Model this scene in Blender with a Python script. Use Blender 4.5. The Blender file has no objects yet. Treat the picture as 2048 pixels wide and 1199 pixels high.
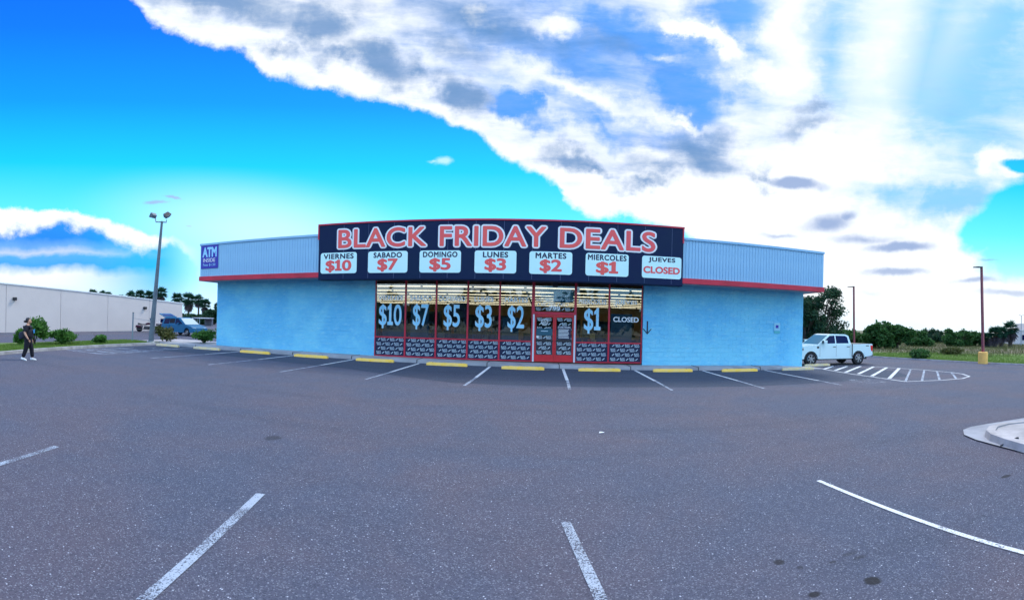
import bpy, bmesh, math, random
import numpy as np
from mathutils import Vector, Matrix
R = math.radians
scene = bpy.context.scene
col = scene.collection
random.seed(7); rng = np.random.default_rng(7)

# ------------------------------------------------------------------ camera (a phone panorama: cylinder projection, slightly rolled)
F, XP, CY, ROLL, EYE, SLOPE = 973.5, 1077.9, 645.5, -0.0243, 1.9, -0.0062
cr, sr = math.cos(ROLL), math.sin(ROLL)
cam = bpy.data.cameras.new('camera')
cam.type = 'PANO'
cam.panorama_type = 'CENTRAL_CYLINDRICAL'
cam.central_cylindrical_range_u_min = (0 - XP) / F
cam.central_cylindrical_range_u_max = (2048 - XP) / F
cam.central_cylindrical_range_v_min = (CY - 1199) / F
cam.central_cylindrical_range_v_max = CY / F
cam.central_cylindrical_radius = 1.0
cam.clip_end = 6000
camo = bpy.data.objects.new('camera', cam); col.objects.link(camo)
right = Vector((cr, 0, -sr)); up = Vector((sr, 0, cr)); back = Vector((0, -1, 0))
camo.matrix_world = Matrix(((right.x, up.x, back.x, 0), (right.y, up.y, back.y, 0), (right.z, up.z, back.z, EYE), (0, 0, 0, 1)))
scene.camera = camo

def ray(x, y):
    th = (x - XP) / F; v = (CY - y) / F; a, b, c = math.sin(th), math.cos(th), v
    return Vector((a * cr + c * sr, b, -a * sr + c * cr))
def G(x, y, dz=0.0):                       # a point seen on the ground
    q = ray(x, y); t = (EYE - dz) / (-q.z + SLOPE * q.x); return Vector((q.x * t, q.y * t, EYE + q.z * t))
def onY(x, y, Y):
    q = ray(x, y); t = Y / q.y; return Vector((q.x * t, Y, EYE + q.z * t))
def far(x, y, r):
    q = ray(x, y); t = r / math.hypot(q.x, q.y); return Vector((q.x * t, q.y * t, EYE + q.z * t))
def gz(X): return SLOPE * max(-45, min(45, X))

# ------------------------------------------------------------------ render settings, world, sun
scene.render.engine = 'CYCLES'
scene.cycles.use_denoising = True
scene.cycles.max_bounces = 6
scene.cycles.transparent_max_bounces = 12
scene.view_settings.view_transform = 'Standard'
scene.view_settings.look = 'None'
scene.view_settings.gamma = 1
scene.view_settings.exposure = 0.95
SUN_EL, SUN_AZ = R(48), R(28)              # azimuth measured from +Y towards +X (ahead, to the right, behind the clouds)

class S:                                    # tiny expression wrapper over shader sockets
    def __init__(s, nt, sock): s.nt, s.s = nt, sock
    def _m(s, op, *o, clamp=False):
        n = s.nt.nodes.new('ShaderNodeMath'); n.operation = op; n.use_clamp = clamp
        for i, v in enumerate((s,) + o):
            if isinstance(v, S): s.nt.links.new(v.s, n.inputs[i])
            else: n.inputs[i].default_value = v
        return S(s.nt, n.outputs[0])
    def __add__(s, o): return s._m('ADD', o)
    def __sub__(s, o): return s._m('SUBTRACT', o)
    def __mul__(s, o): return s._m('MULTIPLY', o)
    def __truediv__(s, o): return s._m('DIVIDE', o)
    def max(s, o): return s._m('MAXIMUM', o)
    def min(s, o): return s._m('MINIMUM', o)
    def step(s, a, b):                      # smoothstep from a to b
        n = s.nt.nodes.new('ShaderNodeMapRange'); n.interpolation_type = 'SMOOTHSTEP'
        s.nt.links.new(s.s, n.inputs[0]); n.inputs[1].default_value = a; n.inputs[2].default_value = b
        return S(s.nt, n.outputs[0])
    def lin(s, a, b, c=0, d=1):
        n = s.nt.nodes.new('ShaderNodeMapRange'); s.nt.links.new(s.s, n.inputs[0])
        for i, v in enumerate((a, b, c, d)): n.inputs[i + 1].default_value = v
        return S(s.nt, n.outputs[0])
def node(nt, kind, ins={}, **props):
    n = nt.nodes.new('ShaderNode' + kind)
    for k, v in props.items(): setattr(n, k, v)
    for k, v in ins.items():
        if isinstance(v, S): nt.links.new(v.s, n.inputs[k])
        else: n.inputs[k].default_value = v
    return n
def mixc(nt, fac, a, b, mode='MIX'):
    n = nt.nodes.new('ShaderNodeMix'); n.data_type = 'RGBA'; n.blend_type = mode
    for i, v in ((0, fac), (6, a), (7, b)):
        if isinstance(v, S): nt.links.new(v.s, n.inputs[i])
        else: n.inputs[i].default_value = v if i == 0 else (*v, 1) if len(v) == 3 else v
    return S(nt, n.outputs[2])
def noise(nt, vec, scale, detail=4, rough=0.55, dist=0.0):
    n = node(nt, 'TexNoise', {'Vector': vec, 'Scale': scale, 'Detail': detail, 'Roughness': rough, 'Distortion': dist})
    return S(nt, n.outputs['Fac'])
def ramp(nt, fac, stops, interp='LINEAR'):
    n = node(nt, 'ValToRGB', {0: fac}); n.color_ramp.interpolation = interp
    e = n.color_ramp.elements
    while len(e) < len(stops): e.new(0.5)
    for k, (p, c) in enumerate(stops): e[k].position = p; e[k].color = (*c, 1)
    return S(nt, n.outputs[0])
def srgb(r, g, b): return tuple(((c / 255 + .055) / 1.055) ** 2.4 if c > 10 else c / 255 / 12.92 for c in (r, g, b))

world = bpy.data.worlds.new('World'); scene.world = world; world.use_nodes = True
wt = world.node_tree; wt.nodes.clear()
tc = node(wt, 'TexCoord'); D = S(wt, tc.outputs['Generated'])
sep = node(wt, 'SeparateXYZ', {0: D})
dx, dy, dz = (S(wt, sep.outputs[i]) for i in range(3))
U = dx._m('ARCTAN2', dy)
V = (dz / ((dx * dx + dy * dy)._m('SQRT').max(0.02)))
V = V.min(3.0)
UV0 = S(wt, node(wt, 'CombineXYZ', {0: U, 1: V}).outputs[0])
def sky_uv(x, y):
    q = ray(x, y); return math.atan2(q.x, q.y), q.z / math.hypot(q.x, q.y)
# ragged domain: two noise fields push the coordinates about
n1 = node(wt, 'TexNoise', {'Vector': UV0, 'Scale': 9.0, 'Detail': 6, 'Roughness': .62}); n1c = S(wt, n1.outputs['Color'])
def vop(op, a, b):
    n = wt.nodes.new('ShaderNodeVectorMath'); n.operation = op
    for i, v in enumerate((a, b)):
        if isinstance(v, S): wt.links.new(v.s, n.inputs[i])
        else: n.inputs[i].default_value = v
    return S(wt, n.outputs[0])
wob = vop('SUBTRACT', n1c, (.5, .5, .5))
UVs = vop('ADD', UV0, vop('MULTIPLY', wob, (.05, .035, 0)))      # soft wobble for edges
UVb = vop('ADD', UV0, vop('MULTIPLY', wob, (.22, .13, 0)))       # stronger for the inner shading
sp = node(wt, 'SeparateXYZ', {0: UVs}); Us, Vs = S(wt, sp.outputs[0]), S(wt, sp.outputs[1])
def edge(points):                           # V of a cloud edge as a function of U
    n = wt.nodes.new('ShaderNodeFloatCurve'); wt.links.new(Us.lin(-1.4, 1.4).s, n.inputs[1])
    cv = n.mapping.curves[0]
    pts = [((u + 1.4) / 2.8, v) for u, v in points]
    while len(cv.points) < len(pts): cv.points.new(.5, .5)
    for p, q in zip(cv.points, pts): p.location = q; p.handle_type = 'AUTO_CLAMPED'
    n.mapping.use_clip = False; n.mapping.update()
    return S(wt, n.outputs[0])
def edge_px(pts): return edge([sky_uv(*p) for p in pts])
def blob(x, y, w, h, ang=0, src=None):      # a soft ellipse of sky, w and h in photo pixels (half sizes)
    u, v = sky_uv(x, y)
    m = node(wt, 'Mapping', {'Vector': src or UVb, 'Location': (u, v, 0), 'Rotation': (0, 0, R(ang)), 'Scale': (w / F * 1.6, h / F * 1.6, 1)}, vector_type='TEXTURE')
    g = node(wt, 'TexGradient', {0: S(wt, m.outputs[0])}, gradient_type='SPHERICAL')
    return S(wt, g.outputs['Fac'])
def total(items, src=None):
    t = None
    for it in items:
        a = it[5] if len(it) > 5 else 1.0
        b = blob(*it[:5], src=src) * a
        t = b if t is None else t.max(b)
    return t
# clear sky: Nishita graded towards the deep blue to cyan of the photograph
sky = node(wt, 'TexSky', sky_type='NISHITA', sun_disc=False, sun_elevation=SUN_EL, sun_rotation=SUN_AZ, air_density=1.0, dust_density=0.6, ozone_density=2.0)
nish = S(wt, sky.outputs[0])
lum = S(wt, node(wt, 'RGBToBW', {0: nish}).outputs[0])
grade = ramp(wt, V.lin(-0.05, 1.0), [(0.0, srgb(215, 250, 255)), (.10, srgb(185, 252, 255)), (.24, srgb(95, 236, 255)), (.34, srgb(8, 205, 255)), (.46, srgb(0, 155, 255)), (.60, srgb(0, 120, 250)), (.78, srgb(0, 94, 238)), (1.0, srgb(0, 74, 215))])
K = 10 * 0.60                               # sky and cloud radiance scale (background strength is 0.1)
clear = mixc(wt, 1.0, grade, (K, K * 1.0, K * 1.4), 'MULTIPLY')
clear = mixc(wt, 0.04, clear, nish)
fine = noise(wt, UV0, 14, 7, .6)
fine2 = noise(wt, UV0, 34, 6, .65)
strk = S(wt, node(wt, 'Mapping', {'Vector': UV0, 'Rotation': (0, 0, R(27)), 'Scale': (3.0, 11.0, 1)}).outputs[0])
streak = noise(wt, strk, 2.2, 6, .6, .3)
# main cloud sheet: from the upper left edge down to the right, over everything to the right
e1 = edge_px([(-200, -420), (150, -90), (265, 0), (300, 42), (360, 78), (430, 96), (490, 110), (525, 150), (620, 170), (720, 193), (840, 225), (950, 268), (990, 305), (1060, 345), (1115, 375), (1130, 405), (1180, 428), (1290, 445), (1500, 560), (1700, 640), (2048, 660), (2200, 640)])
main = (Vs - e1 + (fine - .5) * .055 + (fine2 - .5) * .025).step(-.006, .016)
main = main * U._m('ABSOLUTE').step(1.75, 1.25)   # the sheet ends beside the viewer; clear blue sky behind
# blue gap at the right edge
gap = (total([(2060, 330, 45, 14, 0), (2040, 420, 95, 55, 28), (1985, 455, 70, 40, 30), (2080, 470, 120, 75, 20)], UVs) + (fine - .5) * .40 + (streak - .5) * .2).step(.18, .46)
main = main * (gap._m('MULTIPLY', -1.0) + 1.0)
# how far inside the sheet: right part thins to pale blue veils
blue_through = total([(1385, 180, 95, 62, -20, .95), (1300, 90, 190, 50, -15, .8), (1470, 30, 90, 50, 0, .8), (1180, 215, 190, 40, -18, .6), (1500, 120, 120, 70, -20, .5), (1330, 260, 120, 40, -10, .45),
                      (1040, 215, 75, 26, -28, .9), (1200, 250, 130, 28, -15, .6), (1860, 130, 90, 170, 10, .75), (1990, 60, 110, 90, 0, .8), (1830, 270, 90, 90, 0, .6), (1960, 210, 120, 110, 0, .55), (1640, 60, 50, 90, 0, .55), (1790, 380, 150, 45, -10, .8), (1900, 400, 90, 50, 20, .8), (1250, 442, 60, 10, 0, .8), (1850, 140, 300, 230, 0, .8), (1150, 110, 330, 130, -14, .55)])
grey = total([(640, 55, 88, 43, -25, 1.0), (555, 103, 52, 19, 0, .8), (450, 2, 195, 43, -8, .95), (700, 20, 78, 54, 0, .6), (690, 120, 52, 19, 0, .8), (760, 125, 91, 35, -22, .95), (830, 140, 52, 24, -25, .8), (920, 180, 68, 30, -30, .9), (960, 40, 195, 57, -12, .75), (900, 85, 117, 38, -15, .65),
              (1390, 300, 104, 49, -15, .9), (1330, 330, 104, 24, 0, .6), (1515, 355, 29, 22, 0, .8), (1630, 220, 58, 16, 10, .8), (1610, 255, 65, 24, 12, .9), (1140, 313, 72, 19, -12, .8), (1185, 328, 52, 11, -8, .8), (1295, 360, 58, 18, 0, .85), (1200, 90, 130, 35, -10, .4)])
low_grey = total([(1590, 367, 58, 12, -4, 1.1), (1655, 445, 60, 22, 8, .75), (1700, 430, 24, 12, 15, .7), (1800, 492, 75, 12, 3, .95), (1730, 478, 90, 14, 0, .65), (1560, 468, 60, 7, 0, .5), (1790, 540, 70, 8, 2, .8), (1950, 560, 60, 7, 3, .7), (2020, 585, 70, 8, 0, .8), (1740, 585, 60, 12, 0, .45), (1980, 520, 40, 5, 0, .5), (310, 405, 22, 4, 0, .9), (342, 397, 16, 3, -15, .9), (380, 457, 14, 4, 10, .6)], UVs)
white = total([(1585, 90, 40, 150, 0, .7), (1755, 110, 50, 170, -14, .75), (1700, 330, 150, 110, 0, 1.0), (1400, 65, 60, 14, -25, 1.0), (1460, 100, 70, 18, -28, 1.0), (1540, 150, 90, 22, -28, 1.0), (1100, 55, 60, 16, -5, .95), (960, 35, 25, 12, -20, .8), (1330, 105, 40, 10, -12, .8), (1140, 175, 190, 24, -17, .8), (2010, 325, 40, 20, 10, 1.0), (1350, 235, 60, 10, -15, .7), (1700, 560, 400, 110, 0, 1.0), (1450, 420, 300, 55, 0, .9)])
bt = (blue_through * 1.25 + (streak - .5) * .9 - white * .65).step(-.12, .80)
gr = (grey * 1.05 + (fine - .5) * .42 + (streak - .5) * .85 - white * .3).step(.02, .92)
lg = (low_grey + (fine - .5) * .5).step(.18, .70)
right_pale = U.step(.25, .75)
veil = mixc(wt, right_pale, srgb(88, 158, 245), srgb(138, 203, 255))
cloud = mixc(wt, bt, (.93, .97, 1.02), veil)
cloud = mixc(wt, gr * .9, cloud, srgb(96, 140, 190))
rays = total([(1583, 40, 58, 230, 3, .9), (1775, 90, 75, 250, -13, 1.0), (1915, 50, 60, 230, -24, .45)], UV0).step(.0, .95)
cloud = mixc(wt, rays * .72, cloud, (.93, .98, 1.03))
cloud = mixc(wt, (noise(wt, strk, 5, 5, .6) - .35) * .35, cloud, srgb(190, 205, 240))
cloud = mixc(wt, 1.0, cloud, (K, K, K), 'MULTIPLY')
skyc = mixc(wt, main, clear, cloud)
# bank of cloud low on the left
e2 = edge_px([(-300, 440), (-60, 418), (0, 414), (60, 416), (130, 421), (180, 428), (235, 448), (300, 466), (350, 480), (400, 500), (440, 560), (520, 640), (700, 690), (2200, 700)])
e3 = edge_px([(-300, 470), (-60, 458), (0, 456), (60, 451), (120, 447), (185, 451), (215, 468), (255, 482), (300, 491), (345, 486), (372, 505), (395, 535), (450, 620), (700, 690), (2200, 700)])
bank = (e2 - Vs + (fine - .5) * .035 + (fine2 - .5) * .02).step(-.003, .010)
body = (e3 - Vs + (fine - .5) * .07 + (fine2 - .5) * .04).step(-.008, .022)
bodyc = ramp(wt, (Vs + (fine - .5) * .03).lin(.02, .22), [(0, srgb(195, 240, 255)), (.18, srgb(235, 248, 255)), (.29, srgb(240, 246, 255)), (.39, srgb(75, 168, 245)), (.46, srgb(90, 175, 246)), (.51, srgb(190, 210, 250)), (.58, srgb(110, 172, 245)), (.68, srgb(45, 140, 238)), (1, srgb(50, 150, 240))])
bodyc = mixc(wt, U.step(-1.0, -.72), bodyc, srgb(40, 190, 250))
bankc = mixc(wt, body, (.95, .99, 1.03), bodyc)
bankc = mixc(wt, 1.0, bankc, (K, K, K), 'MULTIPLY')
leftside = U.step(-.68, -.80)
skyc = mixc(wt, bank * leftside, skyc, bankc)
skyc = mixc(wt, lg * .8, skyc, tuple(c * K for c in srgb(120, 150, 200)))
wisp = (total([(887, 317, 20, 9, 8, 1.0), (868, 318, 16, 4, 0, .7)], UVs) + (fine2 - .5) * .5).step(.15, .8) * .6
skyc = mixc(wt, wisp, skyc, (K * .8, K * .98, K * 1.03))
# bright broken cloud added out of view beside and behind, to light the shop front
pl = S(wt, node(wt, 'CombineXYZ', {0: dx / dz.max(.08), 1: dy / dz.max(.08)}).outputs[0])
fill_cloud = noise(wt, pl, .55, 6, .6, .4).step(.46, .60) * U._m('ABSOLUTE').step(1.3, 1.8) * dz.step(.02, .10)
skyc = mixc(wt, fill_cloud, skyc, (K * 2.1, K * 2.6, K * 2.75))
# bright haze low over the horizon
glow = blob(520, 455, 260, 75, -6, UV0).step(0, .95) * .48
skyc = mixc(wt, glow * (bank * leftside * -1.0 + 1.0), skyc, (K * .92, K * 1.0, K * 1.04))
hz = V.step(.17, -.01) * .75
skyc = mixc(wt, hz * U.step(-.75, .1) * U.step(1.9, 1.3), skyc, (K * .96, K * 1.0, K * 1.03))
skyc = mixc(wt, V.step(.09, .0) * .45, skyc, (K * .80, K * .98, K * 1.06))
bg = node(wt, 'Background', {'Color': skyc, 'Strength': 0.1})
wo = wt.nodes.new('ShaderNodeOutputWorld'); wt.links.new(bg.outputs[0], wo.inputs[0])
world.cycles.sampling_method = 'MANUAL'; world.cycles.sample_map_resolution = 1024

sun = bpy.data.lights.new('sun', 'SUN'); sun.energy = 1.15; sun.angle = R(14); sun.color = (1.0, .97, .93)
suno = bpy.data.objects.new('sun', sun); col.objects.link(suno)
sd = Vector((math.sin(SUN_AZ) * math.cos(SUN_EL), math.cos(SUN_AZ) * math.cos(SUN_EL), math.sin(SUN_EL)))
suno.rotation_euler = sd.to_track_quat('Z', 'Y').to_euler(); suno.location = (20, 40, 60)

# ------------------------------------------------------------------ materials
MATS = {}
def mat(name, color, rough=.6, metal=0.0, var=0.0, vscale=4.0, bump=0.0, bscale=40.0, color2=None, spec=.5, coat=0.0):
    if name in MATS: return MATS[name]
    m = bpy.data.materials.new(name); m.use_nodes = True; nt = m.node_tree
    b = nt.nodes['Principled BSDF']
    b.inputs['Roughness'].default_value = rough; b.inputs['Metallic'].default_value = metal
    b.inputs['Specular IOR Level'].default_value = spec; b.inputs['Coat Weight'].default_value = coat
    b.inputs['Base Color'].default_value = (*color, 1)
    if var or color2 or bump:
        t = node(nt, 'TexCoord'); ob = S(nt, t.outputs['Object'])
        if var or color2:
            f = noise(nt, ob, vscale, 6, .6)
            c2 = color2 or tuple(c * (1 - var) for c in color)
            c = mixc(nt, f.step(.32, .68), color, c2)
            nt.links.new(c.s, b.inputs['Base Color'])
        if bump:
            f2 = noise(nt, ob, bscale, 5, .6)
            bn = node(nt, 'Bump', {'Height': f2, 'Strength': bump, 'Distance': .02})
            nt.links.new(bn.outputs[0], b.inputs['Normal'])
    MATS[name] = m; return m
def emit(name, color, strength):
    m = bpy.data.materials.new(name); m.use_nodes = True; b = m.node_tree.nodes['Principled BSDF']
    b.inputs['Base Color'].default_value = (*color, 1); b.inputs['Emission Color'].default_value = (*color, 1); b.inputs['Emission Strength'].default_value = strength
    return m
def glass(name, tint, base=.06):
    m = bpy.data.materials.new(name); m.use_nodes = True; nt = m.node_tree; nt.nodes.clear()
    tr = node(nt, 'BsdfTransparent', {'Color': (*tint, 1)}); gl = node(nt, 'BsdfGlossy', {'Color': (1, 1, 1, 1), 'Roughness': .02})
    fr = node(nt, 'Fresnel', {'IOR': 1.5}); f = S(nt, fr.outputs[0]) + base
    mx = node(nt, 'MixShader', {0: f}); nt.links.new(tr.outputs[0], mx.inputs[1]); nt.links.new(gl.outputs[0], mx.inputs[2])
    o = nt.nodes.new('ShaderNodeOutputMaterial'); nt.links.new(mx.outputs[0], o.inputs[0]); return m

def asphalt_mat(name, base, patch, speck, stains=()):
    m = bpy.data.materials.new(name); m.use_nodes = True; nt = m.node_tree; b = nt.nodes['Principled BSDF']
    g = node(nt, 'NewGeometry'); P = S(nt, g.outputs['Position'])
    big = noise(nt, P, .35, 5, .6, .4); mid = noise(nt, P, 1.7, 5, .65)
    c = mixc(nt, big.step(.35, .68), base, patch)
    c = mixc(nt, (mid - .5) * .9 + .25, c, tuple(x * .72 for x in base))
    c = mixc(nt, noise(nt, P, .13, 4, .6, .6).step(.45, .70) * .65, c, (base[0] * 1.28, base[1] * .98, base[2] * .86))
    lane = noise(nt, S(nt, node(nt, 'Mapping', {'Vector': P, 'Scale': (.10, .9, 1)}).outputs[0]), 1.0, 4, .55)
    c = mixc(nt, lane.step(.50, .72) * .35, c, tuple(x * .62 for x in base))
    # aggregate: pale and dark stones a centimetre or two across
    v = node(nt, 'TexVoronoi', {'Vector': P, 'Scale': 105.0}); vc = S(nt, v.outputs['Color'])
    vs = S(nt, node(nt, 'SeparateColor', {0: vc}).outputs[0])
    c = mixc(nt, vs.step(.80, .98) * .42, c, speck)
    c = mixc(nt, vs.step(.30, .04) * .55, c, tuple(x * .35 for x in base))
    v2 = node(nt, 'TexVoronoi', {'Vector': P, 'Scale': 42.0}); v2s = S(nt, node(nt, 'SeparateColor', {0: S(nt, v2.outputs['Color'])}).outputs[1])
    c = mixc(nt, v2s.step(.955, .97) * (S(nt, v2.outputs['Distance']).step(.32, .2)) * .8, c, tuple(min(1, x * 1.9) for x in speck))
    fine_ = noise(nt, P, 38, 4, .7)
    c = mixc(nt, fine_.step(.58, .75) * .35, c, speck)
    wobn = noise(nt, P, 6, 4, .6)
    for (sx, sy, sw, sh, k) in stains:
        mp = node(nt, 'Mapping', {'Vector': P, 'Location': (sx, sy, 0), 'Scale': (sw, sh, 50)}, vector_type='TEXTURE')
        d = S(nt, node(nt, 'TexGradient', {0: S(nt, mp.outputs[0])}, gradient_type='SPHERICAL').outputs['Fac'])
        c = mixc(nt, (d + (wobn - .5) * .7).step(.12, .5) * k, c, (.018, .018, .020))
    nt.links.new(c.s, b.inputs['Base Color']); b.inputs['Roughness'].default_value = .88; b.inputs['Specular IOR Level'].default_value = .25
    hgt = vs * .6 + fine_
    bn = node(nt, 'Bump', {'Height': hgt, 'Strength': .55, 'Distance': .012}); nt.links.new(bn.outputs[0], b.inputs['Normal'])
    return m
def paint_mat(name, color, wear):           # road paint, worn through in grains
    m = bpy.data.materials.new(name); m.use_nodes = True; nt = m.node_tree; b = nt.nodes['Principled BSDF']
    g = node(nt, 'NewGeometry'); P = S(nt, g.outputs['Position'])
    f = noise(nt, P, 60, 5, .75); f2 = noise(nt, P, 2.3, 3, .6)
    a = (f + (f2 - .5) * .5).step(wear - .05, wear + .08)
    tr = node(nt, 'BsdfTransparent'); mx = node(nt, 'MixShader', {0: a})
    b.inputs['Base Color'].default_value = (*color, 1); b.inputs['Roughness'].default_value = .7
    nt.links.new(tr.outputs[0], mx.inputs[1]); nt.links.new(b.outputs[0], mx.inputs[2])
    nt.links.new(mx.outputs[0], nt.nodes['Material Output'].inputs[0]); return m
def ground_mat(name, cols, s1=.12, s2=1.5):
    m = bpy.data.materials.new(name); m.use_nodes = True; nt = m.node_tree; b = nt.nodes['Principled BSDF']
    P = S(nt, node(nt, 'NewGeometry').outputs['Position'])
    st = S(nt, node(nt, 'Mapping', {'Vector': P, 'Scale': (1, .35, 1)}).outputs[0])
    f = noise(nt, st, s1, 6, .6, .5); f2 = noise(nt, P, s2, 6, .7)
    c = mixc(nt, f.step(.38, .62), cols[0], cols[1]); c = mixc(nt, f2.step(.42, .72) * .7, c, cols[2])
    nt.links.new(c.s, b.inputs['Base Color']); b.inputs['Roughness'].default_value = .95
    bn = node(nt, 'Bump', {'Height': f2, 'Strength': .8, 'Distance': .08}); nt.links.new(bn.outputs[0], b.inputs['Normal'])
    return m
STAINS = []
for x, y, w, h, k in [(545, 876, .16, .22, .55), (1558, 1125, .07, .07, .8), (1745, 1162, .10, .085, .9), (1600, 1136, .04, .04, .5), (2012, 953, .14, .06, .8), (1720, 1115, .09, .04, .5), (1665, 1125, .05, .03, .6), (1628, 1190, .07, .05, .9), (1700, 1108, .12, .04, .4)]:
    g = G(x, y); STAINS.append((g.x, g.y, w, h, k))
M_ASPHALT = asphalt_mat('asphalt', (.080, .094, .138), (.116, .098, .120), (.33, .35, .40), STAINS)
M_SEAL = asphalt_mat('sealed_asphalt', (.058, .075, .110), (.048, .066, .098), (.15, .18, .25))
M_PAINT = paint_mat('stall_paint', (.66, .69, .70), .37)
M_OLDPAINT = paint_mat('faded_stall_paint', (.36, .42, .50), .45)
M_ADA = paint_mat('faded_square_paint', (.55, .62, .70), .60)
M_FIELD = ground_mat('field', [(.115, .125, .045), (.20, .155, .10), (.07, .10, .035)])
M_LAWN = ground_mat('lawn', [(.12, .20, .030), (.16, .22, .05), (.09, .15, .03)], .3, 5)
M_CONC = mat('concrete', (.36, .37, .40), .85, var=.3, vscale=1.2, bump=.35, bscale=45)
M_KERB = mat('kerb_concrete', (.50, .49, .48), .85, var=.4, vscale=2.5, bump=.4, bscale=30)
M_PALECONC = mat('pale_concrete', (.50, .47, .46), .85, var=.35, vscale=2, bump=.3, bscale=30)
M_JOINT = mat('joint_dark', (.05, .055, .06), .9)
def wall_mat():                             # rough painted block: uneven roller coverage, rough-face highlights painted in as pale grains, low grains darker
    m = bpy.data.materials.new('painted_block'); m.use_nodes = True; nt = m.node_tree; b = nt.nodes['Principled BSDF']
    P = S(nt, node(nt, 'NewGeometry').outputs['Position'])
    st = S(nt, node(nt, 'Mapping', {'Vector': P, 'Scale': (1, 1, 3.2)}).outputs[0])
    big = noise(nt, P, .55, 5, .6, .4); mid_ = noise(nt, st, 2.6, 6, .65); grain = noise(nt, st, 11, 6, .7)
    c = mixc(nt, big.step(.35, .66), (.24, .70, .91), (.16, .58, .88))
    c = mixc(nt, mid_.step(.50, .72) * .55, c, (.40, .76, .90))
    c = mixc(nt, grain.step(.54, .74) * .6, c, (.52, .82, .92))
    c = mixc(nt, grain.step(.42, .28) * .5, c, (.08, .33, .54))
    nt.links.new(c.s, b.inputs['Base Color']); b.inputs['Roughness'].default_value = .85; b.inputs['Specular IOR Level'].default_value = .2
    bn = node(nt, 'Bump', {'Height': grain + mid_ * .6, 'Strength': 1.0, 'Distance': .035}); nt.links.new(bn.outputs[0], b.inputs['Normal']); return m
M_WALL = wall_mat()
M_FASC = mat('fascia_metal', (.30, .54, .74), .5, color2=(.26, .49, .70), vscale=.8, spec=.4)
M_FASCSEAM = mat('fascia_seam', (.10, .17, .24), .6)
M_RED = mat('red_paint', (.60, .018, .05), .45, var=.25, vscale=1.5)
M_DOORRED = mat('door_red', (.62, .02, .03), .4, var=.2, vscale=2)
M_SIGN = mat('sign_navy', (.003, .012, .058), .6, color2=(.003, .017, .056), vscale=.6, spec=.2)
M_SIGNRED = mat('sign_red', (.88, .11, .09), .5, color2=(.84, .09, .10), vscale=.5)
M_WHITE = mat('white_print', (.80, .84, .86), .5)
M_CARD = mat('card_white', (.66, .93, .92), .5, color2=(.62, .92, .92), vscale=.7)
M_NAVY = mat('print_navy', (.012, .018, .06), .5)
M_ATM = mat('atm_blue', (.035, .03, .36), .5)
M_ATMT = mat('atm_text', (.32, .66, .9), .5)
M_SOFFIT = mat('soffit', (.30, .36, .42), .7)
M_WGLASS = glass('window_glass', (.86, .90, .92), .05)
M_BLUENUM = mat('number_blue', (.26, .66, .92), .5, color2=(.40, .76, .94), vscale=2.0)
M_VINYL = mat('navy_vinyl', (.008, .014, .055), .35)
M_JAMB = mat('jamb_white', (.62, .64, .72), .5)
M_YELLOW = mat('yellow_paint', (.95, .58, .06), .75, color2=(.88, .60, .18), vscale=7, bump=.35, bscale=30)
M_WORN = mat('worn_yellow', (.80, .60, .24), .85, color2=(.55, .50, .40), vscale=9, bump=.5, bscale=30)
M_PALEYEL = mat('base_yellow', (.98, .54, .13), .7, var=.15, vscale=3)
M_BARK = mat('bark', (.10, .075, .055), .9, var=.4, vscale=8)
M_BEIGE = mat('tilt_wall', (.64, .59, .57), .85, var=.06, vscale=.4, bump=.1, bscale=20)
M_POLE = mat('grey_steel', (.26, .32, .38), .5, metal=.4, var=.2, vscale=3)
M_POST = mat('dull_steel', (.15, .19, .23), .6, metal=.2, var=.25, vscale=2)
M_POLERED = mat('brown_steel', (.28, .055, .075), .5, var=.2, vscale=3)
M_DARK = mat('dark_metal', (.02, .022, .026), .5)
M_TYRE = mat('tyre', (.014, .014, .016), .85)
M_RIM = mat('alloy', (.45, .46, .48), .3, metal=.9)
M_CARGLASS = mat('car_glass', (.005, .008, .05), .12, spec=.25)
M_TRUCK = mat('truck_white', (.68, .86, .88), .25, coat=.6)
M_VAN = mat('van_blue', (.012, .13, .26), .45, coat=.1, spec=.3)
M_TAIL = mat('tail_light', (.75, .02, .02), .25)
M_CHROME = mat('chrome', (.7, .72, .75), .15, metal=1); M_ENGINE = mat('engine_metal', (.10, .10, .11), .35, metal=.8)

def leaf_mat(name, c1, c2):
    m = bpy.data.materials.new(name); m.use_nodes = True; nt = m.node_tree; b = nt.nodes['Principled BSDF']
    P = S(nt, node(nt, 'NewGeometry').outputs['Position'])
    f = noise(nt, P, 3.5, 3, .6); c = mixc(nt, f.step(.35, .65), c1, c2); nt.links.new(c.s, b.inputs['Base Color'])
    b.inputs['Roughness'].default_value = .6; b.inputs['Specular IOR Level'].default_value = .25
    tl = node(nt, 'BsdfTranslucent', {0: c}); mx = node(nt, 'MixShader', {0: .3})
    nt.links.new(b.outputs[0], mx.inputs[1]); nt.links.new(tl.outputs[0], mx.inputs[2]); nt.links.new(mx.outputs[0], nt.nodes['Material Output'].inputs[0]); return m
L_BUSH = leaf_mat('bush_leaf', (.045, .14, .025), (.09, .23, .04))
L_DARK = leaf_mat('dark_leaf', (.014, .052, .028), (.034, .088, .036))
L_MESQ = leaf_mat('mesquite_leaf', (.030, .105, .024), (.062, .15, .038))
L_PALM = leaf_mat('palm_leaf', (.014, .065, .045), (.028, .10, .05))
L_SKIRT = mat('dead_frond', (.11, .09, .10), .9, var=.3, vscale=3)
L_DRY = leaf_mat('dry_leaf', (.12, .12, .035), (.075, .10, .03))
L_GRASS = leaf_mat('grass_blade', (.11, .21, .03), (.16, .25, .05))

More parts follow.
